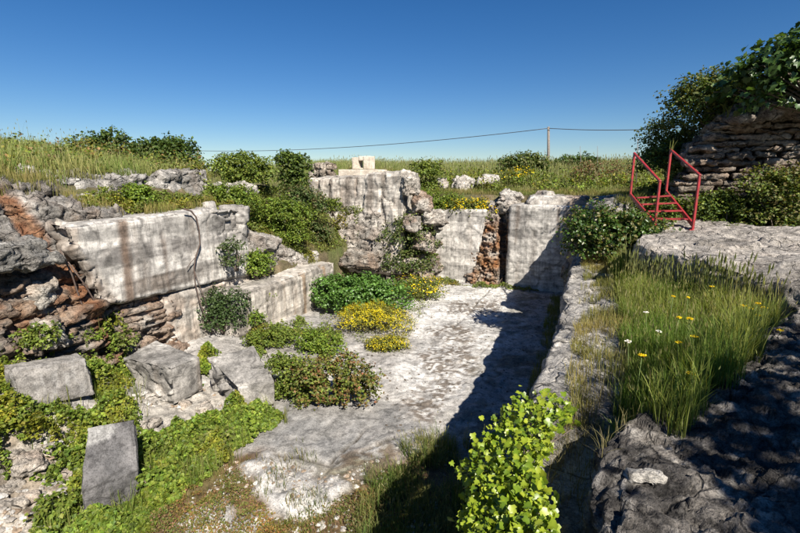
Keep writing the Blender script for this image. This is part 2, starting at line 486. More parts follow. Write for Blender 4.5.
def ground_h(x, y):
    z = upland(x, y)
    # shelf behind the low sawn wall, climbing to the upland
    shelf = np.minimum(1.15 + np.clip(-7.6 - x, 0, 9) * 0.85, z)
    m = sstep(9.0, 9.6, y) * sstep(16.6, 15.2, y)
    z = z * (1 - m) + shelf * m
    # right bank, terrace and the place where the camera stands
    rt = sstep(-0.1, 0.3, x) * sstep(12.0, 11.0, y)
    rz = 1.9 + 0.75 * sstep(1.6, 3.0, x) + 0.10 * np.clip(x - 3, 0, 6)
    z = z * (1 - rt) + rz * rt
    pit = sstep(0.5, 0.2, x) * sstep(17.4, 17.1, y) * sstep(-9.3, -9.0, x)
    pit = np.where((y > 9.3) & (y < 15.8), sstep(0.5, 0.2, x) * sstep(-7.9, -7.6, x), pit)
    return z * (1 - pit) - 0.35 * pit

def floor_h(x, y):
    z = sstep(-5.0, -8.2, x) * (1.25 * sstep(6.0, 2.7, y) + 0.28 * sstep(12, 8, y))
    P = np.stack([x.ravel(), y.ravel(), 0 * x.ravel()], 1)
    z = z + (0.05 * fbm(P, 0.8, 4, 71) + 0.02 * fbm(P, 3.5, 3, 72)).reshape(x.shape)
    return z

# the wide ground sheet
def axis(a, b, step, far):
    core = np.arange(a, b, step)
    out = np.geomspace(step * 2, far, 34)
    return np.concatenate([(a - out)[::-1], core, core[-1] + out])
gx = axis(-22, 14, 0.16, 900); gy = axis(-5, 40, 0.16, 900)
GX, GY = np.meshgrid(gx, gy, indexing='ij')
GZ = ground_h(GX, GY)
P = np.stack([GX.ravel(), GY.ravel(), GZ.ravel()], 1)
far = sstep(30, 60, np.hypot(P[:, 0], P[:, 1]))
P[:, 2] += (0.10 * fbm(P, 0.35, 4, 81) + 0.05 * fbm(P, 1.7, 3, 82)) * (1 - far)
P[:, 2] -= far * 1.2
nx, ny = GX.shape
idx = np.arange(nx * ny).reshape(nx, ny)
F = np.stack([idx[:-1, :-1].ravel(), idx[1:, :-1].ravel(), idx[1:, 1:].ravel(), idx[:-1, 1:].ravel()], 1)
g1 = fbm(P, 0.9, 4, 83); g2 = fbm(P, 3.0, 3, 84)
C = mix([0.13, 0.105, 0.06], [0.10, 0.12, 0.035], sstep(-0.3, 0.3, g1))
C = mix(C, [0.30, 0.22, 0.14], sstep(0.1, 0.5, g2) * 0.7)
ground = mesh_np('ground', P, F, M_SOIL, None, C)
tag(ground, 'dry grassy upland soil around the quarry pit', kind='structure')

# the quarry floor
fx = np.arange(-9.2, 0.5, 0.045); fy = np.arange(0.6, 17.2, 0.045)
FX, FY = np.meshgrid(fx, fy, indexing='ij')
FZ = floor_h(FX, FY)
P = np.stack([FX.ravel(), FY.ravel(), FZ.ravel()], 1)
X, Y = P[:, 0].copy(), P[:, 1].copy()
wx = 0.28 * fbm(P, 1.3, 4, 91); wy = 0.28 * fbm(P, 1.3, 4, 92)
Xw, Yw = X + wx, Y + wy
fn = fbm(P, 2.4, 5, 93); fn2 = fbm(P, 0.7, 4, 94); fn3 = fbm(P, 6.5, 4, 95)
def fm(pts, soft=0.2, z=0.0, warp=1.0):
    return sstep(-soft, soft, poly_sd(X + wx * warp, Y + wy * warp, ppoly(pts, z)) + 0.25 * fn * warp)
C = mix([0.38, 0.355, 0.325], [0.56, 0.53, 0.485], sstep(-0.3, 0.35, fn2 + 0.5 * fn))
white = fm([(395, 300), (440, 282), (520, 285), (515, 330), (470, 400), (430, 410), (395, 370), (420, 340)], 0.5)
C = mix(C, [0.76, 0.735, 0.69], white * sstep(-0.35, 0.05, fn + 0.3 * fn3) * 0.95)
grey = fm([(252, 447), (285, 402), (330, 392), (400, 408), (428, 432), (385, 465), (300, 470)], 0.3, warp=0.5)
C = mix(C, mix([0.24, 0.235, 0.225], [0.33, 0.315, 0.29], sstep(-0.3, 0.3, fn)), grey * 0.85)
grey2 = fm([(300, 330), (340, 312), (372, 330), (388, 352), (340, 345)], 0.3)
C = mix(C, [0.34, 0.32, 0.30], grey2 * 0.7)
C = mix(C, [0.33, 0.315, 0.295], 0.75 * sstep(0.02, 0.22, fbm(P, 0.55, 3, 99) + 0.3 * fn) * (1 - 0.5 * white))
rub = fm([(95, 420), (160, 395), (235, 370), (262, 395), (230, 425), (170, 440), (110, 450)], 0.25, 0.2)
C = mix(C, [0.46, 0.42, 0.36], rub * 0.8)
rub2 = fm([(-60, 470), (40, 425), (110, 410), (110, 470), (60, 505), (-40, 560)], 0.3, 0.5)
C = mix(C, mix([0.32, 0.26, 0.19], [0.52, 0.47, 0.40], sstep(-0.2, 0.25, fn3 + fn)), rub2 * 0.9)
soil = fm([(60, 560), (140, 500), (215, 458), (252, 452), (300, 470), (348, 478), (400, 455), (440, 440), (500, 470), (520, 640), (200, 680)], 0.25)
wst = fm([(243, 470), (268, 455), (296, 468), (330, 482), (350, 490), (318, 512), (282, 520), (262, 500)], 0.1, warp=0.8)
wst = np.maximum(wst, fm([(180, 520), (225, 505), (262, 520), (240, 545), (170, 545)], 0.1) * 0.7)
C = mix(C, mix([0.17, 0.105, 0.055], [0.16, 0.14, 0.055], sstep(-0.2, 0.3, fn2 + 0.5 * fn)), soil * (1 - wst))
C = mix(C, mix([0.42, 0.40, 0.37], [0.70, 0.67, 0.62], sstep(-0.15, 0.2, fn + fn3)), wst * soil)
# thin dirt lying on the bare rock
dirt = np.zeros(len(P))
for q in ([(408, 352), (470, 345), (478, 372), (432, 378)], [(395, 405), (450, 372), (468, 385), (430, 420)], [(448, 302), (500, 300), (500, 312), (450, 314)],
          [(425, 330), (462, 322), (480, 340), (440, 345)], [(352, 300), (372, 292), (395, 300), (372, 318)], [(330, 462), (400, 448), (410, 470), (350, 485)]):
    dirt = np.maximum(dirt, fm(q, 0.25))
fn4 = fbm(P, 11.0, 3, 98)
C = mix(C, [0.13, 0.095, 0.065], np.clip(dirt + 0.08, 0, 1) * sstep(0.02, 0.16, 0.5 * fn + 0.7 * fn3 + 0.7 * fn4 + 0.12 * dirt) * 0.85)
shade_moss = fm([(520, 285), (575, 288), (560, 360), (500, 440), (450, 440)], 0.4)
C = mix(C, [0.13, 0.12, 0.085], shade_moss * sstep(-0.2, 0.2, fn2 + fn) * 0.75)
# joints sawn or cracked into the floor
jd = np.full(len(P), 9.0)
for q in ([(331, 465), (371, 428)], [(452, 330), (490, 290)], [(300, 335), (352, 310)], [(410, 377), (440, 381)],
          [(250, 450), (330, 468), (420, 432)]):
    w = [tuple(pix(a, b, z=0)[:2]) for a, b in q]
    jd = np.minimum(jd, line_d(X + 0.25 * wx, Y + 0.25 * wy, w))
jm = (1 - sstep(0.008, 0.035, jd)) * (1 - soil)
P[:, 2] -= 0.05 * jm
C = mix(C, [0.10, 0.085, 0.065], jm * sstep(-0.3, 0.1, fn2))
fv, fe = facet(np.stack([Xw, Yw, 0 * X], 1), 1.1, 96, 0.3)
P[:, 2] += 0.035 * fv * np.clip(rub + rub2 + 0.45, 0, 1) + 0.07 * wst * soil + 0.05 * grey + 0.012 * fn3 * (1 - grey * 0.7)
fv2, fe2 = facet(np.stack([Xw, Yw, 0 * X], 1), 4.0, 97, 0.5)
P[:, 2] += 0.05 * fv2 * np.clip(rub + rub2, 0, 1) + 0.012 * fv2
nx, ny = FX.shape
idx = np.arange(nx * ny).reshape(nx, ny)
F = np.stack([idx[:-1, :-1].ravel(), idx[1:, :-1].ravel(), idx[1:, 1:].ravel(), idx[:-1, 1:].ravel()], 1)
qf = mesh_np('quarry_floor', P, F, M_FLOOR, None, C)
tag(qf, 'pale bare limestone floor of the quarry pit', kind='structure')

# ------------------------------------------------------------------ left side of the pit
def yz(pts, x):
    out = []
    for a, b in pts:
        p = pix(a, b, x=x); out.append((p[1], p[2]))
    return out

def paint_main(V, N, C):
    front = sstep(0.3, 0.7, N[:, 0])
    w = 0.02 * fbm(V, 6, 3, 5)
    # dark water runs and grey level bands on the sawn face
    band = sstep(2.32, 2.38, V[:, 2] + w) * sstep(2.72, 2.64, V[:, 2] + w) * sstep(5.0, 5.5, V[:, 1]) * sstep(8.9, 8.0, V[:, 1])
    C = mix(C, np.array([0.25, 0.23, 0.21]), front * band * (0.4 + 0.5 * sstep(-0.3, 0.3, fbm(V * np.array([1, 1, 0.3]), 3.0, 3, 6))))
    band2 = sstep(1.62, 1.7, V[:, 2] + w) * sstep(2.02, 1.96, V[:, 2] + w) * sstep(5.6, 6.2, V[:, 1]) * sstep(8.2, 7.4, V[:, 1])
    C = mix(C, np.array([0.24, 0.20, 0.165]), front * band2 * (0.35 + 0.6 * sstep(-0.3, 0.3, fbm(V * np.array([1, 1, 0.3]), 3.4, 3, 9))))
    (ya, za), (yb, zb) = yz([(125, 222), (131, 300)], -8.0)
    d = np.abs(V[:, 1] - (ya + (yb - ya) * (V[:, 2] - za) / (zb - za)) + 0.03 * fbm(V * np.array([1, 1, 0.5]), 4, 3, 7))
    C = mix(C, np.array([0.20, 0.135, 0.095]), front * 0.88 * sstep(0.16, 0.04, d))
    d2 = np.abs(V[:, 1] - yz([(166, 250)], -8.0)[0][0] + 0.05 * fbm(V * np.array([1, 1, 0.4]), 4, 3, 8))
    C = mix(C, np.array([0.25, 0.19, 0.15]), front * 0.6 * sstep(0.08, 0.02, d2) * sstep(3.0, 2.6, V[:, 2]))
    st = fbm(V * np.array([1, 1, 0.07]), 8.0, 4, 17)
    C = mix(C, np.array([0.27, 0.245, 0.22]), front * 0.55 * sstep(0.05, 0.3, st) * sstep(2.95, 2.5, V[:, 2] + 0.25 * fbm(V, 2, 2, 18)))
    rg = sstep(7.9, 8.5, V[:, 1] + 0.5 * fbm(V, 1.5, 3, 78)) * sstep(2.2, 2.5, V[:, 2] + 0.3 * fbm(V, 1.5, 3, 79))
    C = mix(C, mix([0.24, 0.22, 0.20], [0.44, 0.41, 0.37], sstep(-.2, .2, fbm(V, 5, 4, 19))), 0.8 * rg)
    le = V[:, 1] - (5.35 - (V[:, 2] - 1.6) * 0.32) + 0.25 * fbm(V, 1.8, 3, 76)
    C = mix(C, mix([0.22, 0.17, 0.13], [0.42, 0.36, 0.30], sstep(-.2, .2, fbm(V, 4, 4, 22))), 0.85 * sstep(0.35, 0.05, le))
    ln = np.abs(((V[:, 2] + 0.03 * fbm(V, 1.0, 3, 20)) * 3.3) % 1.0 - 0.5)
    C = mix(C, np.array([0.3, 0.28, 0.26]), front * 0.35 * sstep(0.47, 0.5, ln))
    return C
K = hexa(-10.3, -8.0, 4.55, 9.35, 1.5, 3.2); K[0] = (-10.3, 5.4, 1.55); K[1] = (-8.02, 5.35, 1.6); K[4] = (-10.3, 5.0, 3.18); K[5] = (-8.05, 4.85, 3.16); K[6] = (-8.05, 9.3, 3.24); K[2] = (-8.0, 9.35, 1.4); K[3] = (-10.3, 9.35, 1.4)
def push_main(V, N):
    v, e = facet(V, 2.6, 77, 0.6)
    rough = sstep(7.9, 8.5, V[:, 1] + 0.5 * fbm(V, 1.5, 3, 78)) * sstep(2.2, 2.5, V[:, 2] + 0.3 * fbm(V, 1.5, 3, 79))
    le = V[:, 1] - (5.35 - (V[:, 2] - 1.6) * 0.32) + 0.25 * fbm(V, 1.8, 3, 76)
    rough = np.maximum(rough, sstep(0.35, 0.1, le))
    return rough * (0.08 * v - 0.06 * (1 - sstep(0, 0.08, e)))
o = rock_box('rock_wall', K, 0.035, 0.025, 0.025, 0.8, 0.008, 1.5, 0.4, seed=11, mat=M_CUT, edgechip=0.05, push=push_main,
             colf=lambda P, N: lime(P, N, 11, 0.8, 0.4, 0.0, 0.5, (1, 0.99, 0.98), 0.2), paint=paint_main)
tag(o, 'tall sawn white limestone face with a brown vertical stain, left side of the pit', 'rock wall')

K = hexa(-10, -8.1, 6.9, 9.6, -0.1, 1.52); K[1] = (-8.0, 6.7, -0.1); K[5] = (-8.06, 6.6, 1.5)
o = rock_box('rock_wall', K, 0.04, 0.06, 0.05, 1.2, 0.03, 1.6, 0.5, seed=12, mat=M_CUT, edgechip=0.05,
             colf=lambda P, N: lime(P, N, 12, 0.65, 0.4, 0.3, 0.4, (1, 0.97, 0.93), 0.2))
tag(o, 'pale broken foot of the sawn face, beside the leafy dark green shrub', 'rock wall')

K = hexa(-10, -8.15, 4.3, 7.1, 0.2, 1.56); K[1] = (-7.75, 4.4, 0.2); K[5] = (-8.25, 4.9, 1.62); K[2] = (-7.9, 7.0, 0.2); K[6] = (-8.1, 7.0, 1.5)
o = rock_box('rock_ledge', K, 0.04, 0.06, 0.08, 1.0, 0.10, 1.5, 0.75, strata=0.14, strath=0.24, aniso=(.8, .7, 2.4), seed=13, mat=M_ROCK,
             colf=lambda P, N: lime(P, N, 13, 0.45, 0.3, 0.6, 0.3, (.95, 0.9, 0.85), 0.5))
tag(o, 'undercut brown layered ledge below the sawn white face', 'rock ledge')

ORL = yz([(28, 178), (38, 205), (52, 235), (60, 258), (82, 300), (100, 335)], -8.05)
def paint_orange(V, N, C):
    d = line_d(V[:, 1] + 0.10 * fbm(V, 2.5, 4, 15), V[:, 2], ORL)
    return mix(C, mix([0.30, 0.125, 0.055], [0.40, 0.22, 0.12], sstep(-0.3, 0.3, fbm(V, 5, 4, 16))), 0.92 * sstep(0.22, 0.10, d))
def push_band(V, N):
    d = line_d(V[:, 1] + 0.10 * fbm(V, 2.5, 4, 15), V[:, 2], ORL)
    return -0.12 * sstep(0.24, 0.12, d)
K = hexa(-11, -8.3, 2.0, 5.5, 2.4, 3.95); K[5] = (-8.75, 2.0, 4.0); K[6] = (-9.35, 5.5, 3.75); K[2] = (-8.45, 4.7, 2.5); K[1] = (-8.0, 2.0, 2.4); K[7] = (-11, 5.6, 3.9)
o = rock_box('rock_outcrop', K, 0.04, 0.10, 0.12, 0.7, 0.16, 1.5, 0.75, seed=14, paint=paint_orange, push=push_band,
             colf=lambda P, N: lime(P, N, 14, 0.25, 0.6, 0.15, 0.3, (.95, 0.93, 0.91), 0.55))
tag(o, 'lumpy grey cliff with a rust orange seam, far left under the grass bank', 'rock outcrop')

K = hexa(-10, -7.95, 1.6, 5.4, 0.6, 2.6); K[1] = (-7.6, 1.6, 0.6); K[5] = (-8.0, 1.6, 2.55); K[2] = (-7.75, 5.2, 0.6); K[6] = (-8.1, 5.0, 2.55)
o = rock_box('rock_outcrop', K, 0.04, 0.08, 0.10, 0.8, 0.12, 1.7, 0.75, strata=0.15, strath=0.27, aniso=(.8, .8, 2.2), seed=15, paint=paint_orange,
             colf=lambda P, N: lime(P, N, 19, 0.3, 0.3, 0.75, 0.3, (.95, 0.9, 0.85), 0.6))
tag(o, 'stepped rusty layered rock at the far left foot of the cliff', 'rock outcrop')

c = pix(22, 240, x=-7.9)
o = boulder('boulder', (c[0] - 0.1, c[1] - 0.1, c[2] - 0.38), (0.6, 1.1, 0.42), 21, 'rounded pale grey boulder jutting from the left cliff beside the rust seam', rot=0.1, res=0.035,
            colf=lambda P, N: lime(P, N, 21, 0.45, 0.2, 0.05, 0.2, (1, 1, 0.99), 0.4))
c = pix(40, 292, x=-7.95)
o = boulder('boulder', (c[0] - 0.1, c[1], c[2] - 0.2), (0.6, 0.55, 0.4), 22, 'small white and orange boulder wedged low in the left cliff', rot=0.4, res=0.03,
            colf=lambda P, N: lime(P, N, 22, 0.9, 0.1, 0.35, 0.2, (1.02, 1, 0.95), 0.15))
c = pix(45, 330, x=-7.5)
o = boulder('boulder', (c[0], c[1], c[2] - 0.2), (0.5, 0.55, 0.4), 23, 'tan boulder half hidden by ivy at the left cliff foot', rot=0.9, res=0.03,
            colf=lambda P, N: lime(P, N, 23, 0.7, 0.1, 0.55, 0.2, (1.02, 1, 0.95), 0.15))

K = [(-10.4, 4.3, 2.3), (-8.3, 4.2, 2.3), (-8.3, 6.6, 2.9), (-10.4, 7.4, 2.9), (-10.4, 4.2, 3.95), (-8.75, 4.1, 3.75), (-8.35, 6.4, 3.2), (-10.2, 7.2, 3.4)]
o = rock_box('rock_slope', K, 0.04, 0.12, 0.10, 0.9, 0.09, 1.5, 0.7, seed=29, paint=paint_orange, push=push_band, colf=lambda P, N: lime(P, N, 29, 0.4, 0.5, 0.15, 0.2, (.97, .95, .93), 0.4))
tag(o, 'grey rock scooping down from the left cliff to the top of the sawn face', 'rock slope')
# upper tier, set back above the sawn face
K = hexa(-11.4, -9.75, 4.7, 10.2, 2.9, 4.05); K[4] = (-11.4, 4.7, 3.95); K[5] = (-9.95, 4.7, 3.85); K[6] = (-9.95, 10.0, 4.15)
o = rock_box('rock_wall', K, 0.045, 0.06, 0.08, 0.8, 0.10, 1.0, 0.7, seed=24,
             colf=lambda P, N: lime(P, N, 24, 0.55, 0.45, 0.05, 0.3, (1, 0.99, 0.98), 0.4))
tag(o, 'low upper tier of white broken rock under the grass bank, left', 'rock wall')

# weathered slope to the right of the sawn face
K = hexa(-10, -7.75, 9.2, 12.0, -0.1, 2.6); K[4] = (-10, 9.2, 2.95); K[5] = (-8.15, 9.2, 2.75); K[6] = (-7.9, 12.0, 1.42); K[7] = (-10, 12.0, 2.0); K[1] = (-7.85, 9.2, -.1)
o = rock_box('rock_slope', K, 0.045, 0.15, 0.10, 0.8, 0.09, 1.1, 0.7, seed=25,
             colf=lambda P, N: lime(P, N, 25, 0.5, 0.4, 0.12, 0.4, (1, 0.97, 0.94), 0.35))
tag(o, 'rounded grey rock sloping down right of the sawn white face', 'rock slope')

# low sawn wall
def paint_low(V, N, C):
    front = sstep(0.3, 0.7, N[:, 0])
    st = fbm(V * np.array([1, 1, 0.06]), 5.0, 4, 27)
    C = mix(C, np.array([0.33, 0.22, 0.13]), front * 0.75 * sstep(0.0, 0.3, st) * sstep(9.0, 10.5, V[:, 1]))
    st = fbm(V * np.array([1, 1, 0.05]) + 9, 6.5, 4, 28)
    C = mix(C, np.array([0.16, 0.14, 0.12]), front * 0.6 * sstep(0.1, 0.35, st))
    for zz in (0.42, 0.82):
        C = mix(C, np.array([0.22, 0.18, 0.14]), front * 0.5 * sstep(0.02, 0.005, np.abs(V[:, 2] - zz + 0.01 * fbm(V, 2, 2, 3))))
    return C
K = hexa(-8.6, -7.25, 7.9, 12.35, -0.15, 1.28)
o = rock_box('rock_wall', K, 0.04, 0.04, 0.03, 0.9, 0.012, 1.2, 0.4, seed=26, mat=M_CUT, edgechip=0.06, paint=paint_low,
             colf=lambda P, N: lime(P, N, 26, 0.6, 0.4, 0.0, 0.5, (1, 0.96, 0.91), 0.2))
tag(o, 'low sawn wall with brown drip stains, ending at the green ivy bush', 'rock wall')

# ------------------------------------------------------------------ middle outcrop
def paint_oc(V, N, C):
    f = sstep(-0.2, -0.6, N[:, 1])
    for a, w in ((330, .10), (349, .22), (373, .2), (386, .1), (318, .12)):
        xx = pix(a, 195, y=15.3)[0]
        d = np.abs(V[:, 0] - xx + 0.08 * fbm(V * np.array([1, 1, 0.5]), 3, 3, 33))
        C = mix(C, np.array([0.16, 0.13, 0.105]), 0.75 * f * sstep(w, w * 0.3, d) * sstep(2.4, 3.2, V[:, 2] + 0.5 * fbm(V, 2, 3, 34)))
    return C
K = hexa(-10.3, -5.95, 15.2, 17.4, 0.4, 4.0); K[0] = (-9.6, 14.9, .4); K[4] = (-10.2, 15.5, 3.8); K[5] = (-5.9, 15.0, 4.12); K[6] = (-6.2, 17.4, 4.1); K[1] = (-6.0, 14.85, .4)
o = rock_box('rock_outcrop', K, 0.045, 0.06, 0.06, 0.7, 0.075, 0.9, 0.5, aniso=(1, 1, .4), seed=31, mat=M_CUT, paint=paint_oc,
             colf=lambda P, N: lime(P, N, 31, 0.9, 0.55, 0.12, 0.5, (1.0, .97, 0.93), 0.3))
tag(o, 'tall pale limestone outcrop with dark runs, under the masonry frame', 'rock outcrop')
a = pix(330, 262, y=14.3); b = pix(380, 262, y=14.4)
K = hexa(a[0], b[0], 14.3, 15.8, 0.5, 2.7); K[4] = (a[0] + .25, 14.7, 2.45); K[5] = (b[0] - .1, 14.6, 2.75)
o = rock_box('rock_outcrop', K, 0.045, 0.15, 0.12, 0.9, 0.10, 1.1, 0.7, strata=0.04, strath=0.4, seed=32,
             colf=lambda P, N: lime(P, N, 32, 0.6, 0.25, 0.2, 0.4, (1.0, .96, 0.92), 0.35))
tag(o, 'bulging knobbly grey rock at the foot of the pale outcrop', 'rock outcrop')
c = pix(351, 262, y=14.0)
boulder('boulder', (c[0] + .35, c[1], c[2] - .1), (1.5, 0.8, 0.6), 33, 'flat brown rock shelf below the bulging grey rock', rot=0.2, res=0.04,
        colf=lambda P, N: lime(P, N, 33, 0.5, 0.2, 0.35, 0.3, (1.02, 0.97, 0.9), 0.3))
K = hexa(-7.2, -5.2, 14.9, 17.0, -0.2, 1.15); K[5] = (-5.2, 15.6, 1.2)
o = rock_box('rock_ledge', K, 0.045, 0.1, 0.1, 1.1, 0.15, 2.0, 0.75, seed=34, strata=0.06, strath=0.25,
             colf=lambda P, N: lime(P, N, 34, 0.5, 0.2, 0.45, 0.3, (1.02, 0.97, 0.9), 0.35))
tag(o, 'brown broken rock ledge low behind the green ivy bush', 'rock ledge')
for px, py, yy, sz, sd, lab, orr in ((409, 182, 15.0, (0.5, 0.6, 0.7), 35, 'big tan boulder capping the right end of the pale outcrop', .15),
                                 (423, 200, 15.5, (0.8, 0.7, 0.7), 36, 'rust stained boulder right of the pale outcrop', .6),
                                 (432, 216, 15.6, (1.0, 0.8, 0.6), 37, 'grey boulder between the rust stained boulder and the back block', .1),
                                 (411, 222, 15.0, (0.7, 0.7, 0.5), 38, 'brownish boulder above the dark green shrub by the outcrop', .3),
                                 (424, 240, 15.6, (0.9, 0.9, 0.7), 39, 'buff boulder partly hidden behind the dark green shrub', .35)):
    c = pix(px, py, y=yy)
    boulder('boulder', (c[0], c[1], c[2] - sz[2] * 0.5), sz, sd, lab, rot=sd * 0.7, res=0.045,
            colf=lambda P, N, sd=sd, orr=orr: lime(P, N, sd, 0.6, 0.25, orr, 0.3, (1.02, 0.98, 0.93), 0.3))
K = hexa(-6.9, -4.9, 16.2, 18.0, 0.2, 2.5); K[4] = (-6.6, 16.8, 3.0)
o = rock_box('rock_outcrop', K, 0.05, 0.12, 0.12, 0.9, 0.16, 1.4, 0.75, seed=40,
             colf=lambda P, N: lime(P, N, 40, 0.45, 0.25, 0.35, 0.3, (1, 0.97, 0.93), 0.35))
tag(o, 'brown rough rock in the gap behind the dark green shrub', 'rock outcrop')
for px, py, yy, sz, sd, lab in ((298, 266, 11.9, (0.5, 0.42, 0.42), 41, 'round grey stone on the ledge of the low sawn wall'),
                                (313, 256, 12.3, (0.32, 0.3, 0.42), 42, 'upright grey stone beside the round stone on the low ledge'),
                                (268, 262, 11.0, (0.75, 0.7, 0.42), 43, 'worn pale stone lying below the rounded rock slope')):
    c = pix(px, py, y=yy)
    boulder('boulder', (c[0], c[1], c[2] - sz[2] * 0.5), sz, sd, lab, rot=sd, res=0.03, colf=lambda P, N, sd=sd: lime(P, N, sd, 0.6, 0.1, 0.05, 0.3, (1, 0.98, 0.96), 0.2))

M_CONC2 = rock_mat('tan_masonry', fine=16, lo=0.8, hi=1.12, bump=0.35, speck=0.2, dist=0.015, crack=0.2, crackscale=2.0, lichen=0.15, lump=0.5)
# masonry frame with an opening, on its plinth
mr = pix(362, 170, y=16.2)
root = empty('masonry_frame', mr, 'small square masonry frame with an opening, on top of the pale outcrop', 'masonry ruin')
u = 16.2 / ray(362, 170)[1] / FPX
def mbox(name, px0, px1, py0, py1, d0, d1, seed, zoff=0.0):
    x0 = mr[0] + (px0 - 362) * u; x1 = mr[0] + (px1 - 362) * u
    z0 = mr[2] - (py1 - 170) * u; z1 = mr[2] - (py0 - 170) * u
    rock_box(name, hexa(x0, x1, mr[1] + d0, mr[1] + d1, z0, z1), 0.035, 0.012, 0.006, 3.0, 0.003, 4, seed=seed, parent=root, edgechip=0.008, mat=M_CONC2, smooth=True,
             colf=lambda P, N: mix([0.56, 0.48, 0.38], [0.68, 0.60, 0.49], sstep(-.3, .3, fbm(P, 3, 4, 45))), fine=0.006)
mbox('plinth', 339, 381, 169.5, 182, -0.3, 0.75, 44)
mbox('jamb', 350.5, 357.8, 157.5, 169.4, 0, 0.42, 45)
mbox('jamb', 363.4, 371.5, 156.5, 169.4, 0, 0.42, 46)
mbox('lintel', 357.9, 363.3, 156.5, 161, 0.02, 0.4, 47)
mbox('sill', 357.9, 363.3, 168, 169.4, 0.02, 0.4, 48)
c = pix(317, 176, y=16.6)
root = empty('ruined_wall', c, 'short stretch of crumbling masonry wall left of the square frame', 'masonry ruin')
mr = c; u = 16.6 / ray(317, 176)[1] / FPX
def rb(px0, px1, py0, py1, seed, d0=0.0, d1=0.5):
    x0 = mr[0] + (px0 - 317) * u; x1 = mr[0] + (px1 - 317) * u
    rock_box('stone', hexa(x0, x1, mr[1] + d0, mr[1] + d1, mr[2] - (py1 - 176) * u, mr[2] - (py0 - 176) * u), 0.04, 0.05, 0.05, 3.0, 0.04, 4, seed=seed, parent=root,
             colf=lambda P, N: lime(P, N, seed, 0.5, 0.2, 0.2, 0.2, (1.0, 0.93, 0.84), 0.2))
for i, q in enumerate(((306, 313, 164, 170), (313.2, 321, 163.5, 170), (306, 315, 170.2, 178), (315.2, 321, 170.2, 178), (321.3, 326, 162.5, 178), (326.3, 333, 163, 170), (326.3, 332, 170.2, 178))):
    rb(*q, seed=160 + i, d0=(-0.1 if i == 4 else 0.0))

# ------------------------------------------------------------------ back wall of the pit
def paint_back(seed):
    def f(V, N, C):
        fr = sstep(-0.3, -0.7, N[:, 1])
        st = fbm(V * np.array([1, 1, 0.16]), 4.5, 4, seed)
        C = mix(C, np.array([0.30, 0.28, 0.26]), fr * 0.6 * sstep(0.0, 0.35, st) * sstep(0.8, 2.2, V[:, 2] + 0.4 * fbm(V, 1.5, 3, seed + 1)))
        for zz in (0.62, 1.28, 1.9, 2.5):
            C = mix(C, np.array([0.36, 0.33, 0.30]), fr * 0.45 * sstep(0.05, 0.01, np.abs(V[:, 2] - zz + 0.05 * fbm(V, 1.2, 3, seed + 2))))
        return C
    return f
K = hexa(-5.25, -3.35, 16.3, 18.2, -0.2, 2.72); K[5] = (-3.2, 16.45, 2.76); K[1] = (-3.75, 16.3, -.2)
o = rock_box('rock_wall', K, 0.045, 0.03, 0.03, 0.9, 0.012, 1.3, 0.4, seed=51, mat=M_CUT, edgechip=0.06, paint=paint_back(52),
             colf=lambda P, N: lime(P, N, 51, 0.85, 0.3, 0.0, 0.4, (1, 0.99, 0.98), 0.15))
tag(o, 'pale sawn face left of the orange rubble column in the back wall', 'rock wall')

K = hexa(-4.0, -2.35, 16.5, 18.2, -0.2, 2.95); K[0] = (-4.0, 16.25, -.2); K[1] = (-2.1, 16.2, -.2); K[4] = (-3.25, 16.75, 2.95); K[5] = (-2.5, 16.75, 3.05)
def paint_pillar(V, N, C):
    d = np.abs(V[:, 0] + 2.62 + 0.1 * fbm(V, 2, 3, 54) + 0.06 * (V[:, 2] - 1.5))
    C = mix(C, np.array([0.13, 0.10, 0.08]), 0.6 * sstep(0.22, 0.08, d))
    return mix(C, np.array([0.42, 0.39, 0.35]), 0.8 * sstep(2.1, 2.6, V[:, 2] + 0.3 * fbm(V, 2, 3, 55)))
o = rock_box('rubble_column', K, 0.03, 0.08, 0.12, 1.2, 0.085, 4.6, 0.7, strata=0.04, strath=0.16, seed=53, paint=paint_pillar,
             push=lambda V, N: -0.28 * sstep(0.2, 0.05, np.abs(V[:, 0] + 2.62 + 0.1 * fbm(V, 2, 3, 54) + 0.06 * (V[:, 2] - 1.5))),
             colf=lambda P, N: lime(P, N, 53, 0.5, 0.1, 1.0, 0.2, (1.0, 0.95, 0.9), 0.3))
tag(o, 'crumbling orange rubble column between the two sawn faces of the back wall', 'rock outcrop')

K = hexa(-2.42, 0.25, 16.2, 18.4, -0.2, 2.98); K[1] = (0.3, 15.9, -.2); K[5] = (0.3, 15.9, 3.0)
def paint_br(V, N, C):
    C = paint_back(57)(V, N, C)
    fr = sstep(-0.3, -0.7, N[:, 1])
    for a, w in ((517, .1), (566, .16), (573, .2), (558, .07)):
        xx = pix(a, 230, y=16.2)[0]
        d = np.abs(V[:, 0] - xx + 0.08 * fbm(V * np.array([1, 1, 0.5]), 3, 3, 58))
        C = mix(C, np.array([0.24, 0.19, 0.15]), 0.7 * fr * sstep(w, w * 0.3, d) * sstep(1.5, 2.2, V[:, 2] + 0.4 * fbm(V, 2, 3, 59)))
    return C
o = rock_box('rock_wall', K, 0.045, 0.04, 0.03, 0.9, 0.010, 1.3, 0.4, seed=56, mat=M_CUT, edgechip=0.05, paint=paint_br,
             colf=lambda P, N: lime(P, N, 56, 0.85, 0.35, 0.0, 0.5, (1, 0.995, 0.985), 0.15))
tag(o, 'large sawn white face at the right end of the back wall', 'rock wall')
K = hexa(-1.95, 0.2, 16.38, 18.3, 2.9, 3.3); K[4] = (-1.75, 16.45, 3.28)
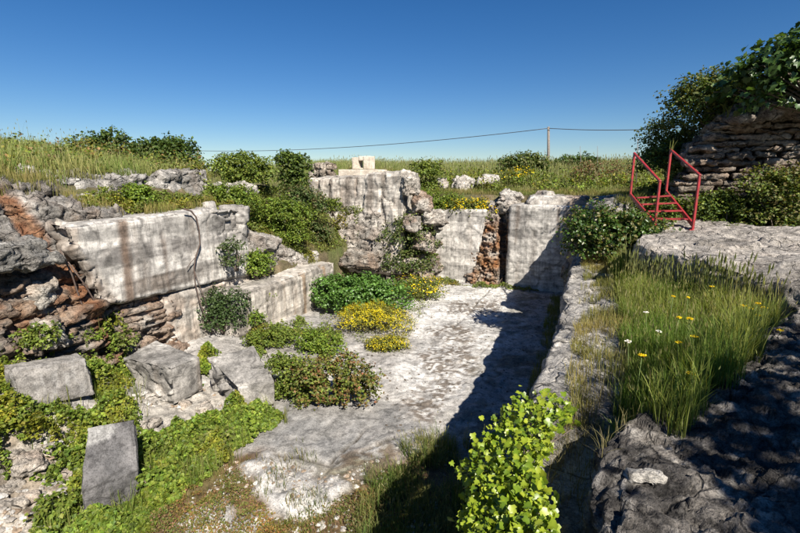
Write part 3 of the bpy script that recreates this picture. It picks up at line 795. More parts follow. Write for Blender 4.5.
o = rock_box('rock_wall', K, 0.04, 0.05, 0.04, 1.2, 0.02, 1.6, 0.4, seed=60, mat=M_CUT, edgechip=0.06,
             paint=lambda V, N, C: mix(C, np.array([0.30, 0.2, 0.13]), 0.75 * sstep(-1.0, -0.2, V[:, 0] + 0.3 * fbm(V, 2, 3, 61))),
             colf=lambda P, N: lime(P, N, 60, 0.85, 0.7, 0.0, 0.5, (1, 0.98, 0.96), 0.15))
tag(o, 'brown streaked top course resting on the large white back face', 'rock wall')
K = hexa(-2.9, -2.1, 16.7, 17.9, 2.6, 3.35)
o = rock_box('boulder', K, 0.04, 0.15, 0.12, 1.6, 0.08, 2, 0.5, seed=62, colf=lambda P, N: lime(P, N, 62, 0.65, 0.3, 0.15, 0.3, (1, 0.98, 0.95), 0.3))
tag(o, 'weathered boulder on top of the orange rubble column', 'boulder')
K = hexa(0.2, 1.9, 13.3, 15.6, 0.5, 3.3); K[0] = (0.3, 13.6, .5); K[4] = (0.35, 13.5, 3.28)
o = rock_box('rock_outcrop', K, 0.045, 0.1, 0.12, 1.0, 0.08, 1.6, 0.5, seed=63,
             colf=lambda P, N: lime(P, N, 63, 0.55, 0.3, 0.0, 0.9, (1, 0.99, 0.98), 0.4))
tag(o, 'grey rock with a flat pale top behind the leafy bush near the red stairs', 'rock outcrop')
K = hexa(-0.35, 0.5, 14.2, 16.3, -0.2, 3.0); K[5] = (0.2, 14.6, 2.9); K[4] = (-.05, 14.8, 2.9)
o = rock_box('rock_outcrop', K, 0.045, 0.12, 0.14, 1.0, 0.10, 1.6, 0.5, seed=64, colf=lambda P, N: lime(P, N, 64, 0.3, 0.3, 0.1, 0.5, (1, 0.98, 0.96), 0.6))
tag(o, 'dark rough rock corner right of the large white back face', 'rock outcrop')

K = hexa(-0.12, 1.2, 11.6, 14.4, 0.2, 2.75); K[4] = (0.0, 11.9, 2.7)  # unseen rock, added to block sun and widen the shadow at the back
o = rock_box('rock_outcrop', K, 0.05, 0.12, 0.14, 1.0, 0.08, 1.6, 0.5, seed=67, colf=lambda P, N: lime(P, N, 67, 0.35, 0.3, 0.1, 0.5, (1, 0.98, 0.96), 0.5))
tag(o, 'unseen grey rock step added behind the glossy leafy bush to widen the pit shadow', 'rock outcrop')
# loose stones along the skyline of the pit
for i, (px, py, yy, sz, lab) in enumerate((
        (24, 170, 5.0, (0.3, 0.35, 0.26), 'lone white stone at the foot of the left grass bank'),
        (197, 184, 10.4, (0.5, 0.9, 0.36), 'left one of the three pale stones above the sawn face'),
        (222, 187, 11.0, (0.55, 0.7, 0.35), 'middle one of the three pale stones above the sawn face'),
        (246, 187, 11.8, (0.6, 0.8, 0.4), 'right one of the three pale stones above the sawn face'),
        (442, 183, 18.6, (0.5, 0.5, 0.6), 'tan upright rock above the back wall, left of the pale one'),
        (462, 183, 18.8, (1.0, 0.8, 0.7), 'pale boulder in the grass above the back wall'),
        (488, 178, 19.5, (1.1, 0.8, 0.4), 'flat pale rock in the grass behind the pale boulder'),
        (545, 193, 17.2, (0.7, 0.5, 0.2), 'small tan stone on the brown streaked top course'))):
    c = pix(px, py, y=yy) if i else pix(px, py, x=-10.5)
    boulder('boulder', (c[0], c[1], c[2] - sz[2] * 0.55), sz, 170 + i, lab, rot=i * 0.8, res=0.04, colf=lambda P, N, i=i: lime(P, N, 170 + i, 0.85, 0.15, 0.05 if i not in (4, 7) else .3, 0.3, (1, 0.98, 0.95), 0.25))

# ------------------------------------------------------------------ right side: ledge, terrace, platform, foreground rock
def paint_ledge(V, N, C):
    up = sstep(0.5, 0.85, N[:, 2])
    soilm = up * sstep(0.42, 0.75, V[:, 0] + 0.25 * fbm(V, 1.4, 4, 66))
    return mix(C, mix([0.15, 0.11, 0.06], [0.22, 0.18, 0.10], sstep(-.3, .3, fbm(V, 2, 3, 67))), soilm)
K = hexa(-0.2, 2.6, 1.7, 11.6, -0.3, 2.1); K[1] = (2.6, 1.0, -.3); K[5] = (2.6, 1.0, 2.15); K[4] = (-0.3, 2.3, 1.9); K[0] = (-0.35, 2.0, -.3)
K[7] = (-.1, 11.7, 2.12); K[6] = (2.6, 11.7, 2.3)
o = rock_box('rock_ledge', K, 0.045, 0.06, 0.08, 0.6, 0.05, 1.3, 0.5, aniso=(1, .6, 1.3), seed=65, paint=paint_ledge,
             colf=lambda P, N: lime(P, N, 65, 0.65, 0.3, 0.0, 0.3, (1, 0.98, 0.955), 0.4))
tag(o, 'long rock ledge with a pale edge carrying the grass terrace, right of the pit', 'rock ledge')
K = [(0.85, 8.5, 1.5), (2.55, 6.1, 1.5), (7.0, 9.0, 1.5), (1.6, 13.2, 1.5), (0.85, 8.5, 2.86), (2.6, 6.1, 2.74), (7.0, 9.0, 3.0), (1.6, 13.2, 2.96)]
o = rock_box('rock_platform', K, 0.05, 0.07, 0.08, 0.8, 0.04, 1.4, 0.4, seed=68,
             colf=lambda P, N: lime(P, N, 68, 0.6, 0.2, 0.05, 0.7, (1.02, 0.97, 0.92), 0.25))
tag(o, 'flat pale rock platform at the foot of the red stairs', 'rock platform')
def darkcol(seed):
    def f(P, N):
        n1 = fbm(P, 2.2, 5, seed); n2 = fbm(P, 8, 4, seed + 1)
        C = mix([0.09, 0.082, 0.075], [0.30, 0.27, 0.235], sstep(-0.3, 0.4, n1 + 0.5 * n2))
        C = mix(C, [0.40, 0.37, 0.33], 0.75 * sstep(0.16, 0.3, n2 + 0.4 * n1))
        return mix(C, [0.06, 0.055, 0.05], 0.8 * sstep(0.1, 0.3, fbm(P, 5, 4, seed + 2)))
    return f
K = [(0.1, 0.8, 1.4), (3.4, 0.8, 1.4), (6.0, 6.5, 1.4), (0.15, 3.0, 1.4), (0.12, 0.8, 2.32), (3.4, 0.8, 2.7), (6.0, 6.5, 2.95), (0.25, 2.95, 2.3)]
K[3] = (0.25, 3.0, 1.4); K[2] = (2.7, 7.0, 1.4); K[6] = (2.75, 6.9, 2.6)
o = rock_box('foreground_rock', K, 0.026, 0.10, 0.14, 0.9, 0.0, seed=69, mat=M_DARK, colf=darkcol(70), fine=0.03,
             push=lambda V, N: 0.03 * fbm(V, 13, 2, 75, True) + 0.05 * fbm(V, 2.6, 4, 76, True) + 0.03 * np.round(2.2 * fbm(V, 1.8, 3, 77)), smooth=False)
tag(o, 'dark lichen covered rough rock in dappled shade, lower right foreground', 'rock outcrop')
K = [(-0.42, 0.4, -0.2), (0.4, 0.4, -0.2), (0.5, 2.5, -0.2), (-0.35, 2.5, -0.2), (-0.2, 0.4, 1.85), (0.4, 0.4, 2.2), (0.45, 2.6, 2.2), (-0.12, 2.6, 1.9)]
o = rock_box('rock_ledge', K, 0.03, 0.12, 0.10, 1.2, 0.05, 2.2, 0.5, seed=72, mat=M_DARK,
             colf=lambda P, N: mix([0.17, 0.135, 0.105], [0.34, 0.30, 0.25], sstep(-.3, .3, fbm(P * np.array([1, .4, .4]), 5, 4, 73))))
tag(o, 'brown grooved rock shoulder between the bright ivy and the dark foreground rock', 'rock ledge')
c = pix(645, 474, z=2.42)
boulder('stone', (c[0], c[1], c[2] - 0.03), (0.2, 0.08, 0.06), 74, 'small pale flat stone lying on the dark foreground rock', 'stone', rot=0.25, res=0.012,
        colf=lambda P, N: lime(P, N, 74, 0.9, 0, 0, 0.2, (1, .98, .94), 0.1))

# layered outcrop at the right, slab on slab
root_p = pix(742, 196, y=13.0)
root = empty('layered_outcrop', root_p, 'outcrop of thin stacked rock layers under the dark bush, upper right', 'rock outcrop')
r = rs(77)
zc = root_p[2] - 0.35; k = 0
while zc < 5.3:
    th = r.uniform(0.09, 0.19)
    t = (zc - root_p[2]) / 1.9
    x0 = 2.15 + 0.35 * max(0, t) ** 2 + r.uniform(-.12, .12); x1 = 4.75 + r.uniform(-.1, .3)
    if t > 0.55: x0 += (t - 0.55) * 1.3
    xs = x0
    while xs < x1 - 0.25:
        w = r.uniform(0.45, 1.3); w = min(w, x1 - xs)
        yf = 12.85 + 0.18 * (xs - 2.2) * 0.3 + r.uniform(-.10, .14) + 0.12 * t
        K = np.array(hexa(xs, xs + w - 0.012, yf, yf + 1.5, zc, zc + th - 0.008)); K += r.uniform(-.014, .014, K.shape)
        rock_box('stone', K, 0.05, 0.03, 0.05, 2.0, 0.035, 3.2, 0.5, seed=200 + k, parent=root, fine=0.012, edgechip=0.03,
                 colf=lambda P, N, k=k: lime(P, N, 300 + k % 7, 0.45, 0.15, 0.3, 0.2, (.82, 0.73, 0.64), 0.4))
        xs += w; k += 1
    zc += th
K = hexa(2.9, 5.2, 12.6, 15.2, 5.22, 5.62); K[4] = (3.3, 12.8, 5.6)
rock_box('cap_rock', K, 0.05, 0.12, 0.12, 1.4, 0.08, 2.0, 0.5, seed=78, parent=root, colf=lambda P, N: lime(P, N, 78, 0.3, 0.2, 0.15, 0.2, (1, .95, .9), 0.6))

# ------------------------------------------------------------------ cut blocks and slabs lying in the pit
def block(name, px_pts, z, h, seed, label, cat='stone block', leanx=0.0, leany=0.0, colf=None, paint=None, **kw):
    """block on four ground corners (photograph positions at height z, counter-clockwise seen from above), h high"""
    B = np.array([pix(a, b, z=zz) for (a, b), zz in zip(px_pts, z if hasattr(z, '__len__') else [z] * 4)])
    T = B + np.array([leanx, leany, 0]) + np.outer(np.broadcast_to(np.asarray(h, float), (4,)), [0, 0, 1.0])
    o = rock_box(name, np.concatenate([B - [0, 0, 0.12], T]), kw.get('res', 0.025), kw.get('rnd', 0.022), kw.get('amp', 0.03), 1.6, kw.get('fac', 0.008), 2.5, 0.4, seed=seed, mat=kw.get('mat', M_BLOCK), smooth=True,
                 colf=colf or (lambda P, N: lime(P, N, seed, 0.55, 0.25, 0.0, 0.5, (1, .985, .97), 0.3)), paint=paint, edgechip=kw.get('chip', 0.03), push=kw.get('push'))
    return tag(o, label, cat)
def broken(side, seed, amp=0.14):
    def f(V, N):
        v, e = facet(V, 4.5, seed, 0.7)
        m = sstep(0.5, 0.8, N @ np.asarray(side, dtype=float))
        zt = V[:, 2].max()
        return m * (amp * v * 0.6 - amp * 0.7 * sstep(zt, zt - 0.25, V[:, 2]))
    return f
block('stone_block', [(174, 399), (204, 385), (158, 366), (128, 387)], 0.28, 0.56, 81, 'squared grey block with a broken front, middle one of the three blocks in a row',
      push=broken((-0.62, -0.78, 0), 82, 0.06), colf=lambda P, N: lime(P, N, 81, 0.4, 0.35, 0.0, 0.3, (.82, .81, .80), 0.3))
block('stone_block', [(238, 406), (276, 400), (256, 376), (210, 388)], 0.12, (0.36, 0.38, 0.66, 0.62), 83, 'grey block with a dark shattered end, rightmost of the three blocks in a row',
      push=broken((-0.9, -0.42, 0), 84, 0.14), colf=lambda P, N: lime(P, N, 83, 0.4, 0.2, 0.0, 0.3, (.82, .81, .80), 0.3))
def block_w(name, FL, FR, depth, h, seed, label, lean=(0, 0), cat='stone block', **kw):
    """block from its two front corners in the world, its depth away from the viewer and its height"""
    FL = np.asarray(FL, float); FR = np.asarray(FR, float)
    e = FR - FL; nrm = np.array([-e[1], e[0], 0]); nrm /= np.linalg.norm(nrm)
    B = np.array([FL, FR, FR + nrm * depth, FL + nrm * depth])
    T = B + np.array([0, 0, h]) + nrm * lean[1] + e / np.linalg.norm(e) * lean[0]
    o = rock_box(name, np.concatenate([B - [0, 0, 0.15], T]), 0.025, 0.03, 0.03, 1.6, 0.012, 2.5, 0.4, seed=seed, mat=kw.get('mat', M_BLOCK), smooth=True, colf=kw.get('colf') or (lambda P, N: lime(P, N, seed, 0.5, 0.3, 0, 0.4, (1, .985, .97), 0.3)), edgechip=0.03, paint=kw.get('paint'))
    return tag(o, label, cat)
def groove(V, N, C):
    st = fbm(V * np.array([1, 1, 0.12]), 9, 3, 86)
    return mix(C, np.array([0.5, 0.48, 0.45]), 0.6 * sstep(0.05, 0.3, st) * (1 - np.abs(N[:, 2])))
block_w('stone_block', pix(18, 402, z=0.98), pix(94, 386, z=0.86), 0.4, 0.42, 85, 'long low grey block with tool grooves half buried in ivy, leftmost of the blocks', (0.0, 0.12), paint=groove,
        colf=lambda P, N: lime(P, N, 85, 0.25, 0.3, 0, 0.4, (1, .98, .97), 0.3))
# leaning slab
q = [pix(80, 491, z=0.50), pix(139, 470, z=0.42), pix(135, 417, z=0.92), pix(87, 427, z=1.02)]
nn = np.cross(q[1] - q[0], q[3] - q[0]); nn /= np.linalg.norm(nn)
o = rock_box('stone_slab', [v - nn * 0.1 - np.array([0, 0, 0.55]) for v in q] + q, 0.022, 0.02, 0.015, 1.6, 0.006, 2.5, 0.4, seed=87, mat=M_BLOCK, edgechip=0.02,
             colf=lambda P, N: mix([0.145, 0.14, 0.138], [0.21, 0.20, 0.195], sstep(-.3, .3, fbm(P, 4, 4, 88))),
             paint=lambda V, N, C: mix(C, np.array([0.36, 0.35, 0.33]), 0.85 * sstep(-0.02, 0.06, (V - q[0]) @ ((q[3] - q[0]) / np.linalg.norm(q[3] - q[0])) - 0.72 * np.linalg.norm(q[3] - q[0]) - 0.45 * ((V - q[0]) @ ((q[1] - q[0]) / np.linalg.norm(q[1] - q[0])) - 0.3) + 0.12 * fbm(V, 3, 3, 89)) * sstep(0.85, 0.7, ((V - q[0]) @ ((q[1] - q[0]) / np.linalg.norm(q[1] - q[0]))) / np.linalg.norm(q[1] - q[0]))))
tag(o, 'dark grey slab leaning back in the ivy, lower left', 'stone slab')
for px4, z, h, sd, lab in (
        ([(272, 371), (318, 364), (323, 347), (262, 350)], 0.02, 0.14, 90, 'flat pale slab on the floor left of the reddish shrub'),
        ([(238, 341), (296, 331), (299, 314), (236, 322)], 0.03, 0.16, 91, 'pale floor slab at the foot of the low sawn wall'),
        ([(268, 400), (250, 420), (262, 380), (262, 378)], 0.0, 0.0, 0, '')):
    if h: SLAB = block('stone_slab', px4, z, h, sd, lab, 'stone slab', rnd=0.04, amp=0.04, colf=lambda P, N, sd=sd: lime(P, N, sd, 0.5, 0.1, 0, 0.3, (.92, .9, .88), 0.25))
# rubble stones on the left
r = rs(5)
stones = [(28, 466, .36, 'large tan stone in the rubble, lower left'), (12, 488, .22, 'white stone below the large tan stone at the left edge'), (48, 452, .2, 'pale stone just above the large tan stone, lower left'),
          (30, 498, .2, 'stone below the large tan stone in the left rubble'), (58, 438, .22, 'buff stone beside the leaning slab, upper side'), (15, 505, .25, 'pinkish flat stone at the lower left edge'),
          (66, 474, .16, 'small stone between rubble and leaning slab'), (8, 455, .2, 'grey stone at the left edge above the large tan stone'),
          (150, 425, .25, 'pale stone in the rubble right of the leaning slab'), (185, 405, .22, 'flat white stone in front of the middle block'), (130, 408, .2, 'buff stone left of the middle block front'),
          (205, 412, .3, 'pale flat stone before the gap between two blocks'), (170, 432, .16, 'small white stone at the edge of the lower ivy'), (228, 415, .18, 'white stone below the shattered block end')]
bpy.context.view_layer.update(); DG0 = bpy.context.evaluated_depsgraph_get()
for i, (px, py, sz, lab) in enumerate(stones):
    hit, loc, *_ = SC.ray_cast(DG0, Vector((0, 0, CAMZ)), Vector(ray(px, py)).normalized()); g = np.array(loc)
    boulder('stone', g - [0, 0, 0.03], (sz * r.uniform(.9, 1.5), sz * r.uniform(.7, 1.0), sz * r.uniform(.45, .65)), 400 + i, lab, 'stone', 'loose rubble stones on the pit floor', rot=r.uniform(0, 3), res=0.02,
            colf=lambda P, N, i=i: lime(P, N, 400 + i, 0.75, 0.1, 0.3 if i % 3 == 0 else 0.05, 0.2, (1.02, .96, .89), 0.15))

# ------------------------------------------------------------------ red steel stairs
def bar(a, b, w, d=None):
    a = np.asarray(a, float); b = np.asarray(b, float); d = d or w
    t = (b - a) / np.linalg.norm(b - a)
    s = np.cross(t, [0, 0, 1]); s = s / np.linalg.norm(s) if np.linalg.norm(s) > 1e-3 else np.array([1.0, 0, 0])
    if abs(t[2]) > 0.99: s = np.array([cy_, sy_, 0])
    n = np.cross(s, t)
    V = [p + s * i * w / 2 + n * j * d / 2 for p in (a, b) for i, j in ((-1, -1), (1, -1), (1, 1), (-1, 1))]
    F = [(0, 1, 2, 3), (7, 6, 5, 4), (0, 4, 5, 1), (1, 5, 6, 2), (2, 6, 7, 3), (3, 7, 4, 0)]
    return V, F
def bars(name, items, mat, parent, bev=0.004):
    V = []; F = []
    for a, b, w, d in items:
        v, f = bar(a, b, w, d); F += [tuple(i + len(V) for i in q) for q in f]; V += v
    me = bpy.data.meshes.new(name); c = np.mean(V, 0)
    me.from_pydata([tuple(v - c) for v in V], [], F); me.update(); me.materials.append(mat)
    o = bpy.data.objects.new(name, me); COL.objects.link(o); o.location = tuple(c)
    m = o.modifiers.new('bevel', 'BEVEL'); m.width = bev; m.segments = 1
    put(o, parent); return o
NL = pix(654.5, 229, z=2.88); NR = pix(692.5, 230, z=2.88)
sN = (NL[1]) / ray(654, 229)[1]; sN2 = NR[1] / ray(692, 230)[1]
NLt = np.array([NL[0], NL[1], pix(654, 181, s=sN)[2]]); NRt = np.array([NR[0], NR[1], pix(692, 175, s=sN2)[2]])
d_run = 1.35
FLt = pix(634.5, 153.5, s=sN + d_run); FRt = pix(671, 150, s=sN2 + d_run)
FL = np.array([FLt[0], FLt[1], pix(634, 196, s=sN + d_run)[2]]); FR = np.array([FRt[0], FRt[1], pix(671, 193, s=sN2 + d_run)[2]])
st = empty('steel_stairs', (NL + NR) / 2, 'short red painted steel stairs with two slanted handrails on the rock platform', 'stairs')
POSTS = [bars('post', [(a, b, 0.045, 0.045)], M_RED, st) for a, b in ((NL, NLt), (NR, NRt), (FL, FLt), (FR, FRt))]
for a, b in ((FLt, NLt), (FRt, NRt)):
    t = (b - a) / np.linalg.norm(b - a); bars('handrail', [(a - t * 0.03, b + t * 0.03, 0.047, 0.042)], M_RED, st)
up = np.array([0, 0, 1.0])
for a, b in ((FL, NL), (FR, NR)): bars('stringer', [(a + up * 0.02, b + up * 0.10, 0.04, 0.09)], M_RED, st)
for t in (0.16, 0.37, 0.58, 0.79):
    a = NL + (FL - NL) * t + up * 0.09; b = NR + (FR - NR) * t + up * 0.09
    e = (b - a) / np.linalg.norm(b - a); bars('tread', [(a + e * 0.026, b - e * 0.026, 0.19, 0.03)], M_RED, st)
for p, po in ((NL, POSTS[0]), (NR, POSTS[1])): bars('foot_plate', [(p + [-.06, 0, 0.0], p + [.06, 0, 0.0], 0.12, 0.02)], M_RED, po, 0.002)

# ------------------------------------------------------------------ poles and cable
pb = pix(548.5, 172, s=46); pt = pix(548.5, 127, s=46)
up_ = empty('utility_pole', pb - [0, 0, 1.0], 'wooden utility pole on the skyline carrying the cable', 'utility pole')
pl = tubes('pole', [([pb - [0, 0, 1.0], (pb + pt) / 2, pt], [0.16, 0.14, 0.12])], M_POLE, up_, pb, k=8)
tubes('insulator', [([pt + [0, -.02, -.25], pt + [0.0, -.2, -.25]], [0.06, 0.06]), ([pt + [0, -.2, -.33], pt + [0, -.2, -.15]], [0.07, 0.05])], M_CONC, pl, pt, k=8)
pb2 = pix(197.5, 172, s=70); pt2 = pix(197.5, 149.5, s=70)
up2 = empty('utility_pole', pb2 - [0, 0, 1.0], 'small distant utility pole above the shrubs left of the outcrop', 'utility pole')
tubes('pole', [([pb2 - [0, 0, 1.0], pt2], [0.2, 0.17])], M_POLE, up2, k=8)
tubes('insulator', [([pt2 + [0, -.02, -.2], pt2 + [0, -.25, -.2]], [0.08, 0.08])], M_CONC, up2, k=6)
def cable(a, b, sag, label):
    t = np.linspace(0, 1, 40)[:, None]
    pts = a + (b - a) * t - np.array([0, 0, 1.0]) * sag * 4 * t * (1 - t)
    o = tubes('cable', [(pts, 0.035)], M_WIRE, None, pts[0], k=5)
    tag(o, label, 'cable')
a1 = pt + [0, -.2, -.15]
cable(a1, pt2 + [0, -.25, -.2], 0.75, 'sagging overhead cable crossing the sky above the back wall')
cable(a1, pix(760, 121, s=36), 0.4, 'overhead cable running right from the wooden pole to the dark bush')
for i, (px, y0, sd, lab) in enumerate(((580.5, 146, 26, 'dry upright stalk on the skyline, second right of the pole'), (597, 146, 25, 'tall dry stalk on the skyline above the reddish brush'), (545, 150, 30, 'dry stalk just left of the wooden utility pole'), (637, 139, 16, 'thin dry stalk on the skyline beside the red stairs'), (588, 153, 27, 'short dry stalk between two taller ones on the skyline'))):
    b0 = pix(px, 172, s=sd); t0 = pix(px + (0.5 if i % 2 else -0.3), y0, s=sd)
    o = tubes('dry_stalk', [([b0 - [0, 0, .4], (b0 + t0) / 2 + [0.02, 0, 0], t0], [0.022, 0.018, 0.01])], M_POLE, None, b0, k=5)
    tag(o, lab, 'stalk')

# ------------------------------------------------------------------ hanging roots on the left wall
def rpts(pts, x, bulge=0.03):
    return [pix(a, b, x=x) + [bulge, 0, 0] for a, b in pts]
o = tubes('hanging_root', [(rpts([(183, 209), (190, 211), (195, 217), (198, 230), (199, 244), (195, 256), (193, 268), (194, 282), (198, 300), (205, 320), (211, 333)], -7.96), np.linspace(0.02, 0.013, 11)),
                           (rpts([(193, 270), (198, 284), (204, 300), (208, 312)], -7.94), 0.009), (rpts([(186, 268), (190, 262), (194, 258)], -7.96), 0.008)], M_DRY, None, pix(211, 333, x=-7.96))
tag(o, 'long dark root hanging down the sawn white face', 'root')
for i, (q, lab) in enumerate((([(60, 250), (72, 275), (80, 300), (92, 325), (98, 338)], 'reddish root running down the rust seam, left cliff'),
                          ([(68, 262), (85, 285), (100, 310), (112, 330)], 'thin root crossing the layered ledge right of the rust seam'))):
    o = tubes('hanging_root', [(rpts(q, -7.9, 0.0), 0.013)], M_DRY, None, pix(*q[-1], x=-7.9)); tag(o, lab, 'root')
# ------------------------------------------------------------------ vegetation builders
bpy.context.view_layer.update()
DG = bpy.context.evaluated_depsgraph_get()
def drop(X, Y, top=4.9):
    """height of rock or ground below (x, y)"""
    Z = np.empty(len(X)); U = np.empty(len(X))
    tt = np.broadcast_to(np.asarray(top, float), (len(X),))
    dn = Vector((0, 0, -1))
    for i in range(len(X)):
        h, loc, nr, _, ob, _ = SC.ray_cast(DG, Vector((X[i], Y[i], tt[i])), dn)
        Z[i] = loc.z if h else np.nan; U[i] = nr.z if h and not ob.name.startswith(('stone', 'boulder')) else 0
    return Z, U

def norm(v): return v / np.maximum(np.linalg.norm(v, axis=-1, keepdims=True), 1e-9)

def leaves(name, P, Nn, size, C, mat, parent=None, r=None, shape=0.42, kind=None, fold=0.18, loc=None):
    """one mesh of many leaves: each a folded blade with its own place, tilt and colour"""
    r = r or rs(1); n = len(P)
    Nn = norm(Nn); t = norm(np.cross(Nn, norm(r.normal(size=(n, 3)))))
    b = np.cross(Nn, t); s = np.asarray(size).reshape(-1, 1) * np.ones((n, 1))
    v0 = P - t * s * 0.5; v2 = P + t * s * 0.5 - Nn * s * 0.12
    v1 = P + b * s * shape + Nn * s * fold; v3 = P - b * s * shape + Nn * s * fold
    V = np.stack([v0, v1, v2, v3], 1).reshape(-1, 3)
    F = np.arange(4 * n).reshape(-1, 4)
    # two triangles along the midrib
    F = np.concatenate([F[:, [0, 1, 2]], F[:, [0, 2, 3]]])
    CC = np.repeat(C, 4, axis=0)
    o = mesh_np(name, V, F, mat, parent, CC, False, loc)
    if kind: o['kind'] = kind
    return o

def pick(pal, n, r, var=0.22, w=None):
    pal = np.asarray(pal, float)
    c = pal[r.choice(len(pal), n, p=w)]
    return c * (1 + r.uniform(-var, var, (n, 1))) * (1 + r.uniform(-0.08, 0.08, (n, 3)))

def crown_pts(lobes, n, r, seed, gap=-0.22, gs=1.6, lowcut=-0.55, shell=0.5):
    L = np.array([[*l[0], *l[1]] for l in lobes], float)
    w = (L[:, 3] * L[:, 4] + L[:, 4] * L[:, 5] + L[:, 3] * L[:, 5]); w /= w.sum()
    k = r.choice(len(L), int(n * 1.7), p=w)
    d = norm(r.normal(size=(len(k), 3)))
    d[:, 2] = np.where(d[:, 2] < lowcut, -d[:, 2], d[:, 2])
    rad = 1 - shell * r.rand(len(k)) ** 1.6
    m = L[k, 3:6].mean(1, keepdims=True)
    rough = 1 + 0.42 * perlin(d * 2.3 + k[:, None] * 3.1, seed)[:, None] + 0.34 * perlin(d * 5.5 + k[:, None], seed + 1)[:, None]
    P = L[k, 0:3] + d * L[k, 3:6] * rad[:, None] * rough
    keep = perlin(P * gs / L[:, 3:6].mean(), seed + 2) > gap
    P, d, rad = P[keep][:n], d[keep][:n], rad[keep][:n]
    return P, d, rad

def shrub(name, label, cat, base, lobes, n, leaf, pal, seed, group=None, mat=None, gap=-0.2, up=0.55, shape=0.42, tipcol=None, nst=6, sprigs=10, flowers=None, shell=0.5, wood=None, extra=0.7):
    """bush: an Empty at its base over foliage (one leaf mesh), branch meshes, perhaps flowers; lobes are (offset, radii) from the base"""
    r = rs(seed); base = np.asarray(base, float)
    root = empty(name, base, label, cat, group)
    LB = [(base + np.asarray(o, float), np.asarray(q, float)) for o, q in lobes]
    P, d, rad = crown_pts(LB, n, r, seed, gap, shell=shell)
    chains = []
    for i in range(nst):
        o_, q_ = LB[i % len(LB)]
        tip = o_ + norm(r.normal(size=3) + [0, 0, 0.5]) * q_ * r.uniform(0.4, 0.9)
        b0 = base + np.array([r.uniform(-.06, .06), r.uniform(-.06, .06), -0.08])
        mid = (b0 + tip) / 2 + r.uniform(-.12, .12, 3) * q_.mean()
        R0 = 0.018 + 0.012 * q_.mean()
        chains.append(([b0, mid, tip], [R0, R0 * 0.7, R0 * 0.25]))
    SP, SD = [], []
    for i in range(sprigs):
        o_, q_ = LB[r.randint(len(LB))]
        dd = norm(r.normal(size=3) * [1, 1, 0.7] + [0, 0, 0.55])
        s0 = o_ + dd * q_ * 0.8; s1 = o_ + dd * q_ * r.uniform(1.1, 1.38) + [0, 0, 0.06 * q_.mean()]
        chains.append(([s0, (s0 + s1) / 2, s1], [0.007, 0.005, 0.003]))
        m = r.randint(8, 16); t = r.rand(m, 1)
        SP.append(s0 + (s1 - s0) * t + r.normal(size=(m, 3)) * leaf * 0.5); SD.append(np.repeat(dd[None], m, 0))
    if SP:
        P = np.concatenate([P] + SP); d = np.concatenate([d] + SD); rad = np.concatenate([rad, np.ones(len(P) - len(rad))])
    C = pick(pal, len(P), r)
    clump = perlin(P * 2.2 / np.mean([q.mean() for _, q in LB]), seed + 5)
    C = C * (1 + 0.35 * clump[:, None])
    if tipcol is not None: C = mix(C, np.asarray(tipcol), (sstep(0.82, 1.0, rad) * (r.rand(len(P)) < 0.45)) * 0.85)
    leaves('foliage', P, d * 0.5 + np.array([0, 0, up]) + r.normal(size=P.shape) * extra * 0.7, leaf * r.uniform(0.65, 1.3, len(P)), C, mat or M_LEAF, root, r, shape, 'stuff', loc=base)
    tubes('stem', chains, wood or M_WOOD, root, base, k=5)['kind'] = 'stuff'
    if flowers:
        fc, fn_, fs = flowers
        P2, d2, _ = crown_pts([(o, q * 1.04) for o, q in LB], fn_, r, seed + 9, -0.15, lowcut=-0.1, shell=0.12)
        leaves('flowers', P2, d2 + [0, 0, 1.2] + r.normal(size=P2.shape) * 0.4, fs * r.uniform(0.6, 1.3, len(P2)), pick(fc, len(P2), r, 0.15), M_PETAL, root, r, 0.5, 'stuff', loc=base)
    return root

def sample_poly(poly, n, r):
    poly = np.asarray(poly)[:, :2]; lo, hi = poly.min(0), poly.max(0)
    X = r.uniform(lo[0], hi[0], n * 3); Y = r.uniform(lo[1], hi[1], n * 3)
    k = poly_sd(X, Y, poly) > 0
    return X[k][:n], Y[k][:n]

def cover(name, label, cat, polys, n, leaf, hgt, pal, seed, mat=None, top=4.0, gap=-0.25, soft=0.25, gs=1.1, avoid=0.3, zmax=9.0, holes=()):
    """low ground cover: leaves held above the ground in uneven cushions"""
    r = rs(seed); PP = []
    for poly in polys:
        p = np.asarray(poly)[:, :2]
        X, Y = sample_poly(p, n // len(polys) * 2, r)
        Q = np.stack([X, Y, 0 * X], 1)
        e = poly_sd(X, Y, p) + soft * fbm(Q, 1.8, 3, seed)
        dens = fbm(Q, gs, 3, seed + 1)
        for hq in holes: e = np.minimum(e, -poly_sd(X, Y, hq))
        k = (e > 0.02) & (dens > gap) & (r.rand(len(X)) < sstep(0, 0.2, e) * 0.9 + 0.1)
        X, Y, e, dens = X[k], Y[k], e[k], dens[k]
        Z, U = drop(X, Y, top)
        h = hgt * (0.25 + 1.35 * sstep(-0.35, 0.45, fbm(np.stack([X, Y, 0 * X], 1), 2.4, 3, seed + 2))) * sstep(-0.05, 0.3, e)
        Z = Z + h * (1 - 0.65 * r.rand(len(X)) ** 1.5) + 0.015
        g = np.isfinite(Z) & (U > avoid) & (Z < zmax)
        PP.append(np.stack([X, Y, Z], 1)[g])
    P = np.concatenate(PP)[:n]
    C = pick(pal, len(P), r, 0.3) * (1 + 0.55 * fbm(P, 2.0, 3, seed + 3))[:, None]
    C = mix(C, C * [1.5, 1.12, 0.9], sstep(0.0, 0.4, fbm(P, 1.1, 2, seed + 4)))
    nn = np.array([0.12, -0.18, 0.85]) + r.normal(size=P.shape) * 0.6
    o = leaves(name, P, nn, leaf * r.uniform(0.6, 1.3, len(P)), C, mat or M_LEAF, None, r, 0.46)
    return tag(o, label, cat, kind='stuff')

